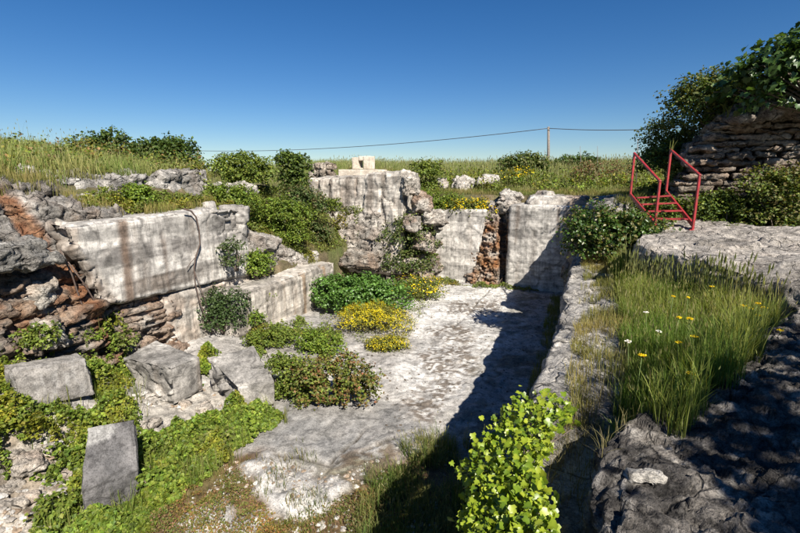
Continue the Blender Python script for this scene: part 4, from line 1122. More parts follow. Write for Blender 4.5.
def blades(name, P, hgt, wid, C0, C1, r, parent=None, lean=0.35, mat=None, heads=None, loc=None):
    n = len(P); az = r.uniform(0, 2 * math.pi, n)
    ld = np.stack([np.cos(az), np.sin(az), 0 * az], 1); wd = np.stack([-np.sin(az + r.uniform(-1, 1, n)), np.cos(az), 0 * az], 1)
    wd = norm(wd); h = hgt[:, None]; w = wid[:, None] / 2
    lean_ = (lean * r.rand(n) ** 1.3)[:, None]
    Vs = []; Cs = []
    for t in (0.0, 0.4, 0.75):
        c = P + np.array([0, 0, 1.0]) * h * t * (1 - 0.25 * lean_ * t) + ld * h * lean_ * t * t
        ww = w * (1 - 0.55 * t)
        Vs += [c - wd * ww, c + wd * ww]; Cs += [mix(C0, C1, np.full(n, t))] * 2
    tip = P + np.array([0, 0, 1.0]) * h * (1 - 0.25 * lean_) + ld * h * lean_
    Vs.append(tip); Cs.append(C1)
    V = np.stack(Vs, 1).reshape(-1, 3); C = np.stack(Cs, 1).reshape(-1, 3)
    o = (np.arange(n) * 7)[:, None]
    T = np.array([[0, 1, 3], [0, 3, 2], [2, 3, 5], [2, 5, 4], [4, 5, 6]])
    F = (o[:, None, :] + T[None]).reshape(-1, 3)
    if heads is not None:
        k = r.rand(n) < heads[0]; tp = tip[k]; m = len(tp); hl = heads[1] * r.uniform(0.7, 1.3, (m, 1)); hw = heads[2]
        dr = norm(ld[k] * (lean_[k] * 1.3) + np.array([0, 0, 1.0])); s1 = norm(np.cross(dr, r.normal(size=(m, 3)))); s2 = np.cross(dr, s1)
        a = tp - dr * hl * 0.5; b = tp + dr * hl * 0.5; c = tp - dr * hl * 0.1
        HV = np.stack([a, b, c + s1 * hw, c - s1 * hw, c + s2 * hw, c - s2 * hw], 1).reshape(-1, 3)
        HF = (len(V) + (np.arange(m) * 6)[:, None, None] + np.array([[0, 2, 1], [0, 1, 3], [0, 4, 1], [0, 1, 5]])[None]).reshape(-1, 3)
        hc = np.repeat(np.asarray(heads[3]) * r.uniform(0.7, 1.2, (m, 1)), 6, 0)
        V = np.concatenate([V, HV]); F = np.concatenate([F, HF]); C = np.concatenate([C, hc])
    return mesh_np(name, V, F, mat or M_GRASS, parent, C, False, loc)

def grass(label, poly, n, h, w, pal0, pal1, seed, top=5.5, clump=0.0, cs=1.2, lean=0.4, heads=None, hvar=0.5, minup=0.35, hfun=None, name='grass', cat='grass', zmax=99.0, edge=1.5):
    r = rs(seed)
    X, Y = sample_poly(poly, n, r)
    k = poly_sd(X, Y, poly) + 0.35 * np.clip(fbm(np.stack([X, Y, 0 * X], 1), 1.7, 2, seed + 7) - 0.1, -1, 0.0) * edge > 0
    X, Y = X[k], Y[k]
    if clump:
        k = fbm(np.stack([X, Y, 0 * X], 1), cs, 3, seed + 1) + r.uniform(-.15, .15, len(X)) > clump
        X, Y = X[k], Y[k]
    Z, U = drop(X, Y, top)
    g = np.isfinite(Z) & (U > minup) & (Z > -0.2) & (Z < zmax)
    P = np.stack([X, Y, Z - 0.02], 1)[g]; m = len(P)
    big = fbm(P, 0.8, 3, seed + 2); sm = fbm(P, 2.6, 2, seed + 3)
    H = h * (1 - hvar * r.rand(m)) * (1 + 0.45 * sm)
    if hfun is not None: H = H * hfun(P)
    pal0 = np.asarray(pal0, float); pal1 = np.asarray(pal1, float)
    t = sstep(-0.25, 0.25, big + r.normal(size=m) * 0.18)
    c0 = mix(pal0[0], pal0[1], t) * (1 + r.uniform(-.25, .25, (m, 1))); c1 = mix(pal1[0], pal1[1], t) * (1 + r.uniform(-.25, .25, (m, 1)))
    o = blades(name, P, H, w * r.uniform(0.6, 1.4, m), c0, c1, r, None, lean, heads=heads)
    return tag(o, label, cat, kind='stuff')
# ------------------------------------------------------------------ vegetation of the place
DKG = [(0.052, 0.09, 0.02), (0.075, 0.12, 0.026), (0.038, 0.066, 0.015)]
MIDG = [(0.11, 0.155, 0.024), (0.15, 0.195, 0.035), (0.075, 0.115, 0.02)]
BRG = [(0.145, 0.215, 0.026), (0.20, 0.265, 0.036), (0.095, 0.15, 0.02)]
OLV = [(0.11, 0.13, 0.035), (0.14, 0.16, 0.05), (0.08, 0.10, 0.03)]
RED = [(0.20, 0.085, 0.04), (0.11, 0.13, 0.03), (0.16, 0.12, 0.035), (0.08, 0.12, 0.025)]
YEL = [(0.75, 0.56, 0.015), (0.68, 0.48, 0.01), (0.8, 0.64, 0.03)]
DKG, MIDG, OLV = [[tuple(v * k for v, k in zip(q, (1.25, 1.18, 1.1))) for q in pal] for pal in (DKG, MIDG, OLV)]
def W(*pts): return [(a, b) for a, b in pts]
def sp(px, py, s, base_py=None):
    """centre on the sight line and the metres one photograph pixel spans there"""
    return pix(px, py, s=s), s / FPX
def on_ground(c, top=4.9):
    z, _ = drop(np.array([c[0]]), np.array([c[1]]), top); return np.array([c[0], c[1], z[0]])
def bush_px(name, label, cat, x0, x1, y0, y1, s, n, leaf, pal, seed, lob=5, depth=0.8, ground=None, **kw):
    """bush filling a photograph box at distance s: lobes spread through it"""
    r = rs(seed + 500)
    if s < 0:      # stand it where the sight line meets rock or ground
        dv = ray((x0 + x1) / 2, y1); h_, loc_, *_ = SC.ray_cast(DG, Vector((0, 0, CAMZ)), Vector(dv).normalized())
        s = (np.linalg.norm(np.array(loc_) - [0, 0, CAMZ]) / np.linalg.norm(dv) if h_ and (np.array(loc_)[1] < 40) else -s) 
    m = s / FPX
    c = pix((x0 + x1) / 2, y1, s=s); w = (x1 - x0) * m; h = (y1 - y0) * m
    rx = np.array([cy_, sy_, 0]); ry = np.array([-sy_, cy_, 0])
    lobes = []
    for i in range(lob):
        fx_ = ((i + 0.5) / lob - 0.5) * (1 - 0.9 / lob) if lob > 1 else 0
        q = min(w / (lob * 0.5 + 1.0), h * 0.6) * r.uniform(0.85, 1.15)
        hz = h * (1 - (abs(fx_) * 1.25) ** 2 * 0.55) * r.uniform(0.8, 1.0)
        lobes.append((rx * fx_ * w + ry * r.uniform(-.3, .3) * w * depth * 0.5 + [0, 0, max(hz - q * 0.8, h * 0.2)], (q * 1.05, q * 1.05, q * 0.85)))
        if hz > q * 1.8: lobes.append((rx * fx_ * w * 0.9 + [0, 0, q * 0.75], (q * 0.95, q * 0.95, q * 0.85)))
    base = np.array([c[0], c[1], c[2]])
    return shrub(name, label, cat, base, lobes, n, leaf, pal, seed, **kw)

# skyline shrubs
bush_px('shrub', 'dark green shrub on the left skyline, nearer the grass bank', 'shrub', 78, 132, 130, 172, 17, 5500, 0.10, DKG, 501, group='shrubs on the skyline')
bush_px('shrub', 'wide dark green shrub on the skyline above the upper rock tier', 'shrub', 136, 196, 135, 176, 16.5, 8500, 0.10, DKG, 502, group='shrubs on the skyline')
bush_px('shrub', 'mid green shrub above the three pale stones', 'shrub', 212, 272, 153, 188, 15, 5500, 0.08, MIDG, 503, group='shrubs on the skyline')
bush_px('shrub', 'rounded deep green shrub left of the ruined masonry', 'shrub', 278, 309, 150, 190, 16.5, 4000, 0.09, DKG + MIDG[:1], 504, lob=3, group='shrubs on the skyline')
bush_px('shrub', 'olive shrub on the skyline left of the wooden pole', 'shrub', 500, 545, 149, 180, 23, 4500, 0.11, OLV + DKG, 505, group='shrubs on the skyline')
bush_px('shrub', 'low dark shrub on the skyline right of the wooden pole', 'shrub', 552, 600, 155, 172, 27, 3000, 0.11, DKG, 506, group='shrubs on the skyline')
bush_px('shrub', 'reddish brown brush in the grass above the back wall', 'shrub', 570, 628, 160, 190, 20, 3600, 0.07, [(0.20, 0.10, 0.055), (0.17, 0.13, 0.06), (0.10, 0.12, 0.035)], 507, gap=-0.1)
bush_px('shrub', 'grey green bush on the grass right of the ruined masonry', 'shrub', 412, 440, 160, 198, 19, 2600, 0.09, MIDG, 508, lob=3)
# shelf behind the low wall
bush_px('shrub', 'large grey green bush spreading over the shelf by the pale outcrop', 'shrub', 276, 332, 184, 244, 15.4, 11000, 0.065, [(0.085, 0.125, 0.035), (0.11, 0.15, 0.05), (0.06, 0.095, 0.025)], 509, lob=5, tipcol=(0.2, 0.14, 0.07))
bush_px('shrub', 'bright green bush hanging over the shelf right of the sawn face', 'shrub', 256, 308, 192, 246, 13.8, 9500, 0.06, BRG + MIDG, 510, lob=5)
bush_px('shrub', 'green bush trailing along the ledge above the sawn face', 'shrub', 204, 256, 184, 206, 12.6, 4500, 0.06, MIDG + BRG, 511, lob=6)
bush_px('shrub', 'small green bush growing from the ledge above the sawn face, left part', 'shrub', 126, 152, 182, 207, 10.2, 1800, 0.055, BRG, 512, lob=3)
bush_px('shrub', 'thin grey green shrub clinging to the rock right of the hanging root', 'shrub', 224, 246, 234, 268, 10.9, 1100, 0.05, [(0.10, 0.14, 0.05), (0.08, 0.11, 0.04)], 513, lob=3, gap=0.0)
bush_px('shrub', 'small bright green shrub on the ledge of the low sawn wall', 'shrub', 241, 270, 249, 277, -10.6, 2400, 0.055, BRG, 514, lob=3)
bush_px('shrub', 'dense dark shrub against the foot of the sawn face', 'shrub', 203, 247, 286, 330, -9.6, 5200, 0.05, [(0.05, 0.085, 0.025), (0.075, 0.115, 0.035), (0.04, 0.07, 0.02)], 515, lob=4)
bush_px('shrub', 'dark green shrub in the cleft right of the pale outcrop', 'shrub', 380, 432, 213, 276, -16.2, 8500, 0.07, DKG + OLV[:1], 516, lob=4, tipcol=(0.14, 0.15, 0.06), gap=-0.12)
bush_px('shrub', 'low grey shrub at the top of the bulging rock', 'shrub', 326, 340, 198, 214, 15, 800, 0.06, MIDG, 517, lob=2)
# pit floor
bush_px('ivy_bush', 'bright green ivy bush filling the corner at the end of the low sawn wall', 'bush', 318, 402, 272, 312, -13.2, 12000, 0.075, [(0.10, 0.20, 0.035), (0.13, 0.24, 0.05), (0.07, 0.14, 0.025)], 518, lob=6, mat=M_GLOSS)
bush_px('flowering_shrub', 'broad shrub covered in yellow flowers in the middle of the floor', 'shrub', 342, 404, 300, 330, -10.9, 5500, 0.04, [(0.2, 0.2, 0.035), (0.15, 0.16, 0.03), (0.26, 0.24, 0.03)], 519, lob=6, flowers=([(0.62, 0.5, 0.02), (0.5, 0.44, 0.03), (0.7, 0.58, 0.03)], 5200, 0.024))
bush_px('flowering_shrub', 'small yellow flowering shrub in front of the broad one', 'shrub', 370, 406, 334, 350, -10.0, 2800, 0.04, [(0.2, 0.2, 0.035), (0.15, 0.16, 0.03)], 520, lob=5, flowers=([(0.62, 0.5, 0.02), (0.5, 0.44, 0.03)], 1300, 0.024))
bush_px('flowering_shrub', 'sparsely yellow flowering shrub near the back wall foot', 'shrub', 400, 441, 275, 298, -13.0, 3200, 0.05, OLV + MIDG, 521, lob=4, flowers=(YEL, 420, 0.05))
bush_px('flowering_shrub', 'yellow flowering cushion on top of the left back face', 'shrub', 446, 496, 197, 218, 17.2, 4200, 0.06, MIDG + OLV, 522, lob=5, flowers=(YEL, 700, 0.06))
bush_px('flowering_shrub', 'yellow flowered clump in the grass below the olive shrub', 'shrub', 500, 532, 168, 184, 20, 1500, 0.06, OLV + MIDG, 523, lob=3, flowers=(YEL, 260, 0.07))
bush_px('shrub', 'green bush above the left back face, beside the yellow cushion', 'shrub', 418, 462, 188, 222, 17.6, 4200, 0.07, MIDG + BRG, 524, lob=4)
bush_px('shrub', 'spreading shrub with reddish leaves on the pit floor', 'shrub', 298, 376, 350, 404, -8.3, 7000, 0.05, RED + MIDG + OLV + MIDG, 525, lob=7, tipcol=(0.22, 0.13, 0.05), gap=-0.02, sprigs=30)
bush_px('shrub', 'compact fresh green shrub beside the flat pale slab', 'shrub', 300, 340, 328, 354, -9.6, 3200, 0.05, BRG, 526, lob=4)
bush_px('shrub', 'green shrub between the shattered block and the flat pale slab', 'shrub', 268, 305, 350, 398, -8.6, 3600, 0.045, MIDG, 527, lob=4, gap=-0.1)
bush_px('shrub', 'low green shrub along the back edge of the floor slabs', 'shrub', 250, 292, 326, 346, -9.9, 3400, 0.045, MIDG, 528, lob=5, gap=-0.1)
bush_px('shrub', 'small plant growing at the foot of the dark shrub', 'shrub', 246, 262, 308, 326, -9.8, 600, 0.05, BRG, 529, lob=2)
# right side
bush_px('shrub', 'glossy dark leafy bush on the ledge in front of the red stairs', 'bush', 566, 652, 204, 262, -10.2, 11000, 0.065, [(0.05, 0.10, 0.018), (0.08, 0.14, 0.025), (0.035, 0.07, 0.014)], 530, lob=6, mat=M_GLOSS, tipcol=(0.2, 0.17, 0.06))
bush_px('shrub', 'yellow green bush behind the red stairs', 'bush', 664, 694, 160, 214, 11.6, 3600, 0.06, [(0.17, 0.2, 0.035), (0.12, 0.15, 0.03)], 531, lob=3)
bush_px('shrub', 'dark bush filling the gap between the two handrails', 'bush', 636, 690, 140, 214, 12.6, 7500, 0.07, DKG + MIDG[:1], 532, lob=4)
bush_px('shrub', 'leafy bush under the red stairs', 'bush', 634, 690, 196, 226, 10.9, 2800, 0.06, MIDG + DKG, 533, lob=4)
bush_px('shrub', 'tall green bush right of the stairs before the layered outcrop', 'bush', 696, 750, 184, 236, 10.6, 6500, 0.06, MIDG + DKG, 534, lob=4)
bush_px('shrub', 'broad tangled bush at the right edge before the layered outcrop', 'bush', 738, 830, 156, 240, 10.0, 12000, 0.06, MIDG + DKG + OLV, 535, lob=6, tipcol=(0.18, 0.14, 0.06))
bush_px('shrub', 'low yellow green plants along the platform back edge', 'bush', 700, 800, 222, 244, 9.9, 4500, 0.045, [(0.14, 0.18, 0.03), (0.10, 0.15, 0.025)], 536, lob=7)
bush_px('shrub', 'dark twiggy bush leaning out above the layered outcrop', 'bush', 668, 790, 72, 136, 11.8, 15000, 0.075, DKG + OLV[:1], 537, lob=7, gap=-0.12, sprigs=34, tipcol=(0.13, 0.13, 0.045))
bush_px('shrub', 'bush on the slope left of the layered outcrop', 'bush', 644, 706, 118, 168, 13.2, 6000, 0.07, OLV + DKG, 538, lob=5, sprigs=16)

bush_px('shrub', 'dark bush crowding the top right above the layered outcrop', 'bush', 716, 850, 58, 134, 11.0, 15000, 0.08, DKG + OLV[:1], 539, lob=7, gap=-0.2, sprigs=20)
bush_px('shrub', 'shaded bush hanging over the right end of the layered outcrop', 'bush', 772, 850, 112, 186, 11.2, 9000, 0.07, DKG + MIDG[:1], 540, lob=5, gap=-0.2)
# ivy and bramble cushions of the pit floor
cover('ivy_cover', 'bright green ivy over the left foot of the cliff around the long low block', 'ivy',
      [ppoly([(-80, 352), (20, 336), (70, 330), (128, 338), (142, 350), (128, 372), (150, 398), (200, 400), (160, 418), (100, 436), (70, 446), (-80, 465)], 0.8)],
      26000, 0.05, 0.26, BRG + MIDG, 601, top=1.5, gap=-0.9, zmax=1.42, soft=0.2, holes=[[pix(0, 372, z=1.42), pix(16, 399, z=1.0), pix(96, 384, z=0.9), pix(98, 356, z=1.3)]])
cover('ivy_cover', 'bright green ivy band in front of the shattered block', 'ivy',
      [ppoly([(272, 398), (290, 414), (240, 450), (200, 480), (140, 490), (136, 445), (180, 428), (235, 402)], 0.1)], 14000, 0.055, 0.26, BRG + MIDG, 602, top=1.0, gap=-0.8, soft=0.3, holes=[[pix(84, 422, z=0.95), pix(72, 492, z=0.45), pix(146, 472, z=0.36), pix(142, 412, z=0.9)]])
cover('ivy_cover', 'bright green ivy below the leaning slab in the lower left corner', 'ivy',
      [ppoly([(-20, 560), (50, 505), (75, 465), (85, 440), (150, 460), (205, 462), (160, 505), (120, 545), (40, 580)], 0.25)], 16000, 0.055, 0.24, BRG + MIDG, 603, top=1.2, gap=-0.7, soft=0.3, holes=[[pix(84, 422, z=0.95), pix(72, 492, z=0.45), pix(146, 472, z=0.36), pix(142, 412, z=0.9)]])
cover('ivy_cover', 'small ivy patch between the middle block and the shattered one', 'ivy', [ppoly([(188, 362), (205, 345), (222, 350), (212, 372), (200, 378)], 0.3)], 1800, 0.05, 0.2, BRG, 604, top=1.5)
cover('weed_cover', 'green weeds sprawling between the blocks, the floor slabs and the reddish shrub', 'weeds',
      [ppoly([(240, 345), (262, 326), (300, 322), (345, 330), (340, 352), (322, 368), (330, 395), (300, 412), (276, 400), (270, 372)], 0.05)], 7000, 0.045, 0.22, MIDG + BRG + OLV, 611, top=0.9, gap=-0.2, gs=1.8, soft=0.4)
cover('weed_cover', 'olive weeds fringing the yellow flowering shrubs', 'weeds', [ppoly([(318, 318), (345, 296), (395, 288), (440, 280), (440, 298), (412, 332), (404, 354), (360, 348), (340, 335)], 0.02)], 4200, 0.035, 0.12, OLV + [(0.2, 0.2, 0.035)] + MIDG, 612, top=0.9, gap=-0.05, gs=2.0, soft=0.4)
cover('moss_cover', 'brown green mossy weeds on the soil of the pit bottom', 'weeds',
      [ppoly([(120, 545), (170, 490), (225, 455), (250, 460), (300, 470), (350, 500), (400, 455), (430, 450), (420, 560), (200, 580)], 0.0)], 14000, 0.022, 0.05,
      [(0.17, 0.13, 0.04), (0.12, 0.14, 0.03), (0.2, 0.12, 0.06), (0.10, 0.13, 0.025)], 605, top=1.0, gap=-0.15, gs=2.2, holes=[ppoly([(243, 470), (268, 455), (296, 468), (330, 482), (350, 490), (318, 512), (282, 520), (262, 500)])])
cover('weed_cover', 'weeds and low herbs on the ledge above the sawn face', 'weeds', [W((-9.9, 6.2), (-8.9, 5.9), (-8.3, 9.2), (-9.6, 10.5))], 7000, 0.05, 0.22, OLV + BRG + MIDG, 606, top=4.6, gap=-0.2)
cover('weed_cover', 'green herbs on the shelf below the pale outcrop', 'weeds', [W((-10.5, 9.6), (-8.6, 9.6), (-7.4, 12.5), (-7.4, 15.0), (-10.5, 15.5))], 14000, 0.06, 0.25, MIDG + OLV, 607, top=4.6, gap=-0.15)
cover('weed_cover', 'green herbs growing along the foot of the back wall', 'weeds', [W((-5.2, 15.6), (-1.2, 15.7), (-1.2, 16.2), (-5.2, 16.3)), W((-6.9, 12.6), (-4.8, 14.6), (-5.2, 16), (-7.0, 14.5))], 5000, 0.05, 0.14, OLV + MIDG, 608, top=1.5, gap=0.0)

# grass of the upland
GA = ((0.10, 0.13, 0.03), (0.16, 0.15, 0.05)); GB = ((0.24, 0.29, 0.07), (0.46, 0.42, 0.17))
grass('tall straw green grass on the left bank above the cliff', W((-10.0, 1.5), (-9.8, 5.0), (-10.2, 10.5), (-13, 16), (-22, 20), (-22, 2)), 42000, 0.75, 0.014, ((0.08, 0.12, 0.025), (0.15, 0.15, 0.05)), ((0.20, 0.28, 0.06), (0.44, 0.42, 0.16)), 701, lean=0.55, heads=(0.15, 0.07, 0.006, (0.34, 0.34, 0.15)), hvar=0.7, hfun=lambda P: 1.0 + 0.35 * sstep(6.5, 4.0, P[:, 1]) - 0.5 * sstep(6, 10, P[:, 1]))
grass('short dry grass on the rim of the left cliff', W((-10.4, 1.5), (-9.0, 2.5), (-9.2, 5.6), (-10.0, 6.2), (-10.8, 5)), 5000, 0.3, 0.01, GA, ((0.28, 0.25, 0.08), (0.42, 0.34, 0.14)), 702, lean=0.5)
grass('green grass on the upland behind the back wall', W((-11, 17.6), (-5.5, 17.9), (-2.2, 18.0), (0.3, 18.2), (2.2, 15.2), (7, 18), (8, 36), (-22, 36), (-20, 19)), 62000, 0.5, 0.016, ((0.09, 0.13, 0.025), (0.14, 0.15, 0.04)), ((0.22, 0.29, 0.07), (0.40, 0.40, 0.16)), 703, lean=0.4, heads=(0.25, 0.08, 0.008, (0.33, 0.31, 0.15)), hfun=lambda P: 0.5 + 0.8 * sstep(19, 27, P[:, 1]))
grass('short grass on the rim of the back wall', W((-9.5, 16.4), (-6, 17.2), (-5, 17.0), (-3.4, 17.2), (0.3, 17.4), (2.0, 14.6), (3.5, 14), (3.0, 19), (-9, 19)), 16000, 0.22, 0.012, GA, ((0.17, 0.21, 0.045), (0.34, 0.28, 0.11)), 704, lean=0.5)
grass('grass on the bank behind the red stairs', W((0.4, 12.8), (2.2, 12.4), (3.0, 12.6), (3.0, 14.8), (1.5, 15)), 5000, 0.35, 0.012, GA, ((0.17, 0.21, 0.045), (0.34, 0.28, 0.11)), 705, lean=0.5)
grass('grass tufts on the ledge above the sawn face', W((-9.8, 5.6), (-8.6, 5.6), (-8.3, 9.2), (-9.6, 10.5)), 5000, 0.28, 0.01, GA, ((0.22, 0.24, 0.05), (0.38, 0.30, 0.11)), 706, clump=-0.1, lean=0.5)
grass('grass tufts on the shelf behind the low sawn wall', W((-9.8, 9.6), (-8.0, 10.5), (-7.4, 12.2), (-7.2, 14.2), (-9.5, 15)), 6000, 0.25, 0.01, GA, ((0.2, 0.22, 0.05), (0.36, 0.30, 0.11)), 707, clump=-0.05, lean=0.5)
# grass of the terrace
TA = ((0.06, 0.105, 0.02), (0.12, 0.13, 0.035)); TB = ((0.14, 0.22, 0.035), (0.29, 0.32, 0.075))
grass('tall green and straw grass on the terrace right of the pit', W((0.3, 3.5), (0.5, 5), (0.6, 8.5), (0.6, 10.4), (0.9, 11.4), (1.0, 8.7), (2.3, 6.6), (1.85, 5.3), (1.3, 4.0), (0.7, 3.1)), 30000, 0.46, 0.006, TA, TB, 708, top=3.2, zmax=2.5, lean=0.65, hvar=0.75, heads=(0.08, 0.05, 0.005, (0.27, 0.29, 0.11)),
      hfun=lambda P: 0.75 + 0.35 * sstep(0.3, 1.0, P[:, 0]))
grass('short straw coloured grass along the pale ledge edge', W((-0.05, 3.6), (0.0, 6), (0.1, 9), (0.0, 11.2), (0.9, 11.3), (0.8, 8), (0.7, 4)), 13000, 0.19, 0.006, ((0.12, 0.125, 0.035), (0.18, 0.155, 0.055)), ((0.26, 0.27, 0.07), (0.40, 0.33, 0.12)), 709, top=3.2, zmax=2.5, lean=0.6, clump=-0.12)
grass('wild oat stalks in front of the rock platform', W((0.75, 9.0), (0.6, 8.4), (1.5, 7.0), (2.2, 6.2), (2.5, 6.4), (1.1, 8.6)), 900, 0.72, 0.008, TA, ((0.16, 0.2, 0.05), (0.28, 0.27, 0.1)), 710, top=3.2, zmax=2.5, lean=0.2, heads=(0.8, 0.13, 0.012, (0.22, 0.24, 0.10)), hvar=0.35, name='wild_oats')
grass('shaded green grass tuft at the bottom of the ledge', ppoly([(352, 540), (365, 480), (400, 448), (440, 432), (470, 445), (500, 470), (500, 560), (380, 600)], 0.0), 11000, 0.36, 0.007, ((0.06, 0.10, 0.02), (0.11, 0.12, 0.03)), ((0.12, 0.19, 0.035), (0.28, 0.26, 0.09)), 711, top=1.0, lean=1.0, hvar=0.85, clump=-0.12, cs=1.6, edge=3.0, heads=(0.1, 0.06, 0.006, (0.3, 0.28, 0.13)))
grass('thin grass on the mossy soil of the pit bottom', ppoly([(130, 540), (180, 490), (250, 460), (300, 440), (330, 470), (350, 500), (330, 560), (200, 570)], 0.0), 3600, 0.16, 0.006, ((0.09, 0.11, 0.02), (0.18, 0.13, 0.05)), ((0.17, 0.21, 0.04), (0.34, 0.25, 0.1)), 712, top=1.0, clump=0.05, lean=0.6)
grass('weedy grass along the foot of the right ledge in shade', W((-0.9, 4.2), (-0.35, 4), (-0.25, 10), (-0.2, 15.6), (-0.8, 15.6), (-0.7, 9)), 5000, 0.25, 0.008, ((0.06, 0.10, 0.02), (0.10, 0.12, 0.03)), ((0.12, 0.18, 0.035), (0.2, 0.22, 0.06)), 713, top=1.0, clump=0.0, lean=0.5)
grass('dry grass between the bright ivy and the dark rock', W((-0.2, 2.9), (0.1, 2.3), (0.3, 3.0), (0.6, 3.5), (0.35, 4.2), (-0.05, 3.9)), 1000, 0.2, 0.004, ((0.13, 0.10, 0.05), (0.16, 0.14, 0.06)), ((0.24, 0.19, 0.1), (0.3, 0.27, 0.12)), 714, top=3.0, lean=1.0, clump=0.0, cs=3.0)

grass('tall seeding stalks scattered through the terrace grass', W((0.3, 3.6), (0.35, 6), (0.5, 8.5), (0.4, 10.8), (0.9, 11.2), (1.1, 8.6), (2.3, 6.4), (1.9, 5.2), (1.2, 4.2), (0.6, 3.4)), 1000, 0.62, 0.004, TA, ((0.3, 0.3, 0.1), (0.5, 0.42, 0.18)), 715, top=3.2, zmax=2.5, lean=0.3, heads=(0.9, 0.06, 0.006, (0.34, 0.32, 0.15)), hvar=0.6)
grass('tall pale stalks rising above the grass of the left bank', W((-10.5, 2), (-10.2, 5.0), (-11, 10.5), (-14, 10), (-21, 10), (-21, 3)), 800, 1.0, 0.009, GA, ((0.26, 0.30, 0.10), (0.40, 0.40, 0.18)), 716, lean=0.4, heads=(0.7, 0.08, 0.01, (0.30, 0.31, 0.15)), hvar=0.65)
grass('tall pale stalks rising above the grass behind the back wall', W((-9, 19), (6, 19), (8, 33), (-20, 33)), 2200, 0.85, 0.014, GA, ((0.3, 0.31, 0.13), (0.45, 0.42, 0.2)), 717, lean=0.25, heads=(0.9, 0.16, 0.022, (0.32, 0.32, 0.16)), hvar=0.5)
cover('weed_cover', 'patchy green herbs in the grass behind the back wall', 'weeds', [W((-6, 18.0), (2.5, 18.0), (6, 24), (-8, 26))], 15000, 0.09, 0.4, MIDG + OLV + BRG, 609, top=6, gap=0.02, gs=0.7)
cover('weed_cover', 'patchy dry and green herbs in the left grass bank', 'weeds', [W((-10.4, 2), (-10.2, 10), (-13, 15), (-17, 15), (-16, 3))], 12000, 0.07, 0.45, OLV + MIDG + [(0.22, 0.15, 0.07)], 610, top=6.5, gap=0.06, gs=0.8)
for i, (q, z, n, lab) in enumerate((([(-40, 355), (70, 335), (135, 345), (150, 400), (100, 430), (-40, 450)], 0.8, 1500, 'grass blades and shoots sticking out of the ivy round the long low block'),
                                    ([(272, 398), (290, 414), (240, 450), (190, 480), (60, 545), (20, 540), (90, 470), (180, 430)], 0.2, 1500, 'grass blades and shoots sticking out of the lower ivy band'))):
    grass(lab, ppoly(q, z), n, 0.42, 0.009, ((0.08, 0.12, 0.02), (0.12, 0.14, 0.03)), ((0.17, 0.24, 0.04), (0.30, 0.30, 0.10)), 720 + i, top=1.5, zmax=1.45, lean=0.6, clump=0.0, cs=2.2)
for i, (px, py, w, h, lab) in enumerate(((40, 350, 34, 30, 'taller weed rising from the ivy behind the long low block'), (118, 352, 30, 26, 'leafy weed in the ivy above the middle block'), (156, 496, 26, 34, 'upright weed in the ivy right of the leaning slab'),
                                         (60, 520, 36, 26, 'coarse weed in the ivy at the lower left'), (215, 455, 30, 26, 'leafy weed in the ivy band before the shattered block'), (10, 430, 34, 28, 'weed at the left edge above the rubble'))):
    bush_px('weed', lab, 'weed', px - w / 2, px + w / 2, py - h, py, -7.5, 700, 0.05, (MIDG, OLV, BRG)[i % 3] + MIDG, 750 + i, lob=3, gap=-0.05, sprigs=14, group='weeds standing in the ivy')
def pebbles(name, label, polys, n, s0, s1, pal, seed, top=1.6):
    r = rs(seed); PP = []
    for q in polys:
        X, Y = sample_poly(q, n // len(polys), r); k = fbm(np.stack([X, Y, 0 * X], 1), 1.6, 3, seed) > -0.1
        X, Y = X[k], Y[k]; Z, U = drop(X, Y, top); g = np.isfinite(Z) & (U > 0.5) & (Z < floor_h(X, Y) + 0.14); PP.append(np.stack([X, Y, Z], 1)[g])
    P = np.concatenate(PP); m = len(P)
    base = np.array([(1, 0, 0), (.5, .85, .05), (-.5, .9, 0), (-1, 0, .05), (-.45, -.9, 0), (.5, -.85, 0), (.3, .2, .7), (-.35, -.1, .65)])
    T = np.array([(0, 1, 6), (1, 2, 6), (2, 7, 6), (2, 3, 7), (3, 4, 7), (4, 5, 7), (5, 6, 7), (5, 0, 6)])
    sz = s0 + (s1 - s0) * r.rand(m) ** 3; an = r.uniform(0, 6.28, m)
    V = base[None] * (1 + r.uniform(-.3, .3, (m, 8, 3))) * sz[:, None, None] * np.array([1, 0.75, 0.8])
    co, si = np.cos(an)[:, None], np.sin(an)[:, None]
    V = np.stack([V[..., 0] * co - V[..., 1] * si, V[..., 0] * si + V[..., 1] * co, V[..., 2]], -1) + P[:, None, :]
    F = (np.arange(m)[:, None, None] * 8 + T[None]).reshape(-1, 3)
    o = mesh_np(name, V.reshape(-1, 3), F, M_BLOCK, None, np.repeat(np.asarray(pal)[r.choice(len(pal), m)] * r.uniform(0.7, 1.15, (m, 1)), 8, 0), False)
    return tag(o, label, 'gravel', kind='stuff')
PEB = [(0.55, 0.52, 0.47), (0.42, 0.38, 0.33), (0.62, 0.58, 0.52), (0.36, 0.27, 0.19)]
pebbles('gravel', 'pale rubble chips strewn over the left pit floor', [ppoly([(95, 420), (160, 392), (240, 372), (266, 398), (230, 428), (170, 442), (110, 455)], 0.2), ppoly([(-60, 480), (40, 425), (110, 420), (90, 480), (40, 520), (-40, 560)], 0.5)], 5000, 0.012, 0.07, PEB, 801)
pebbles('gravel', 'pale stone chips in the soil of the pit bottom', [ppoly([(150, 540), (215, 460), (340, 475), (420, 440), (450, 450), (430, 560)], 0.0)], 1500, 0.008, 0.05, PEB, 802)
pebbles('gravel', 'dark crumbs and grit on the bare pit floor', [ppoly([(340, 400), (395, 300), (520, 284), (560, 300), (500, 440), (400, 440)], 0.0)], 2600, 0.006, 0.035, [(0.12, 0.095, 0.07), (0.3, 0.27, 0.23), (0.18, 0.14, 0.1)], 803)
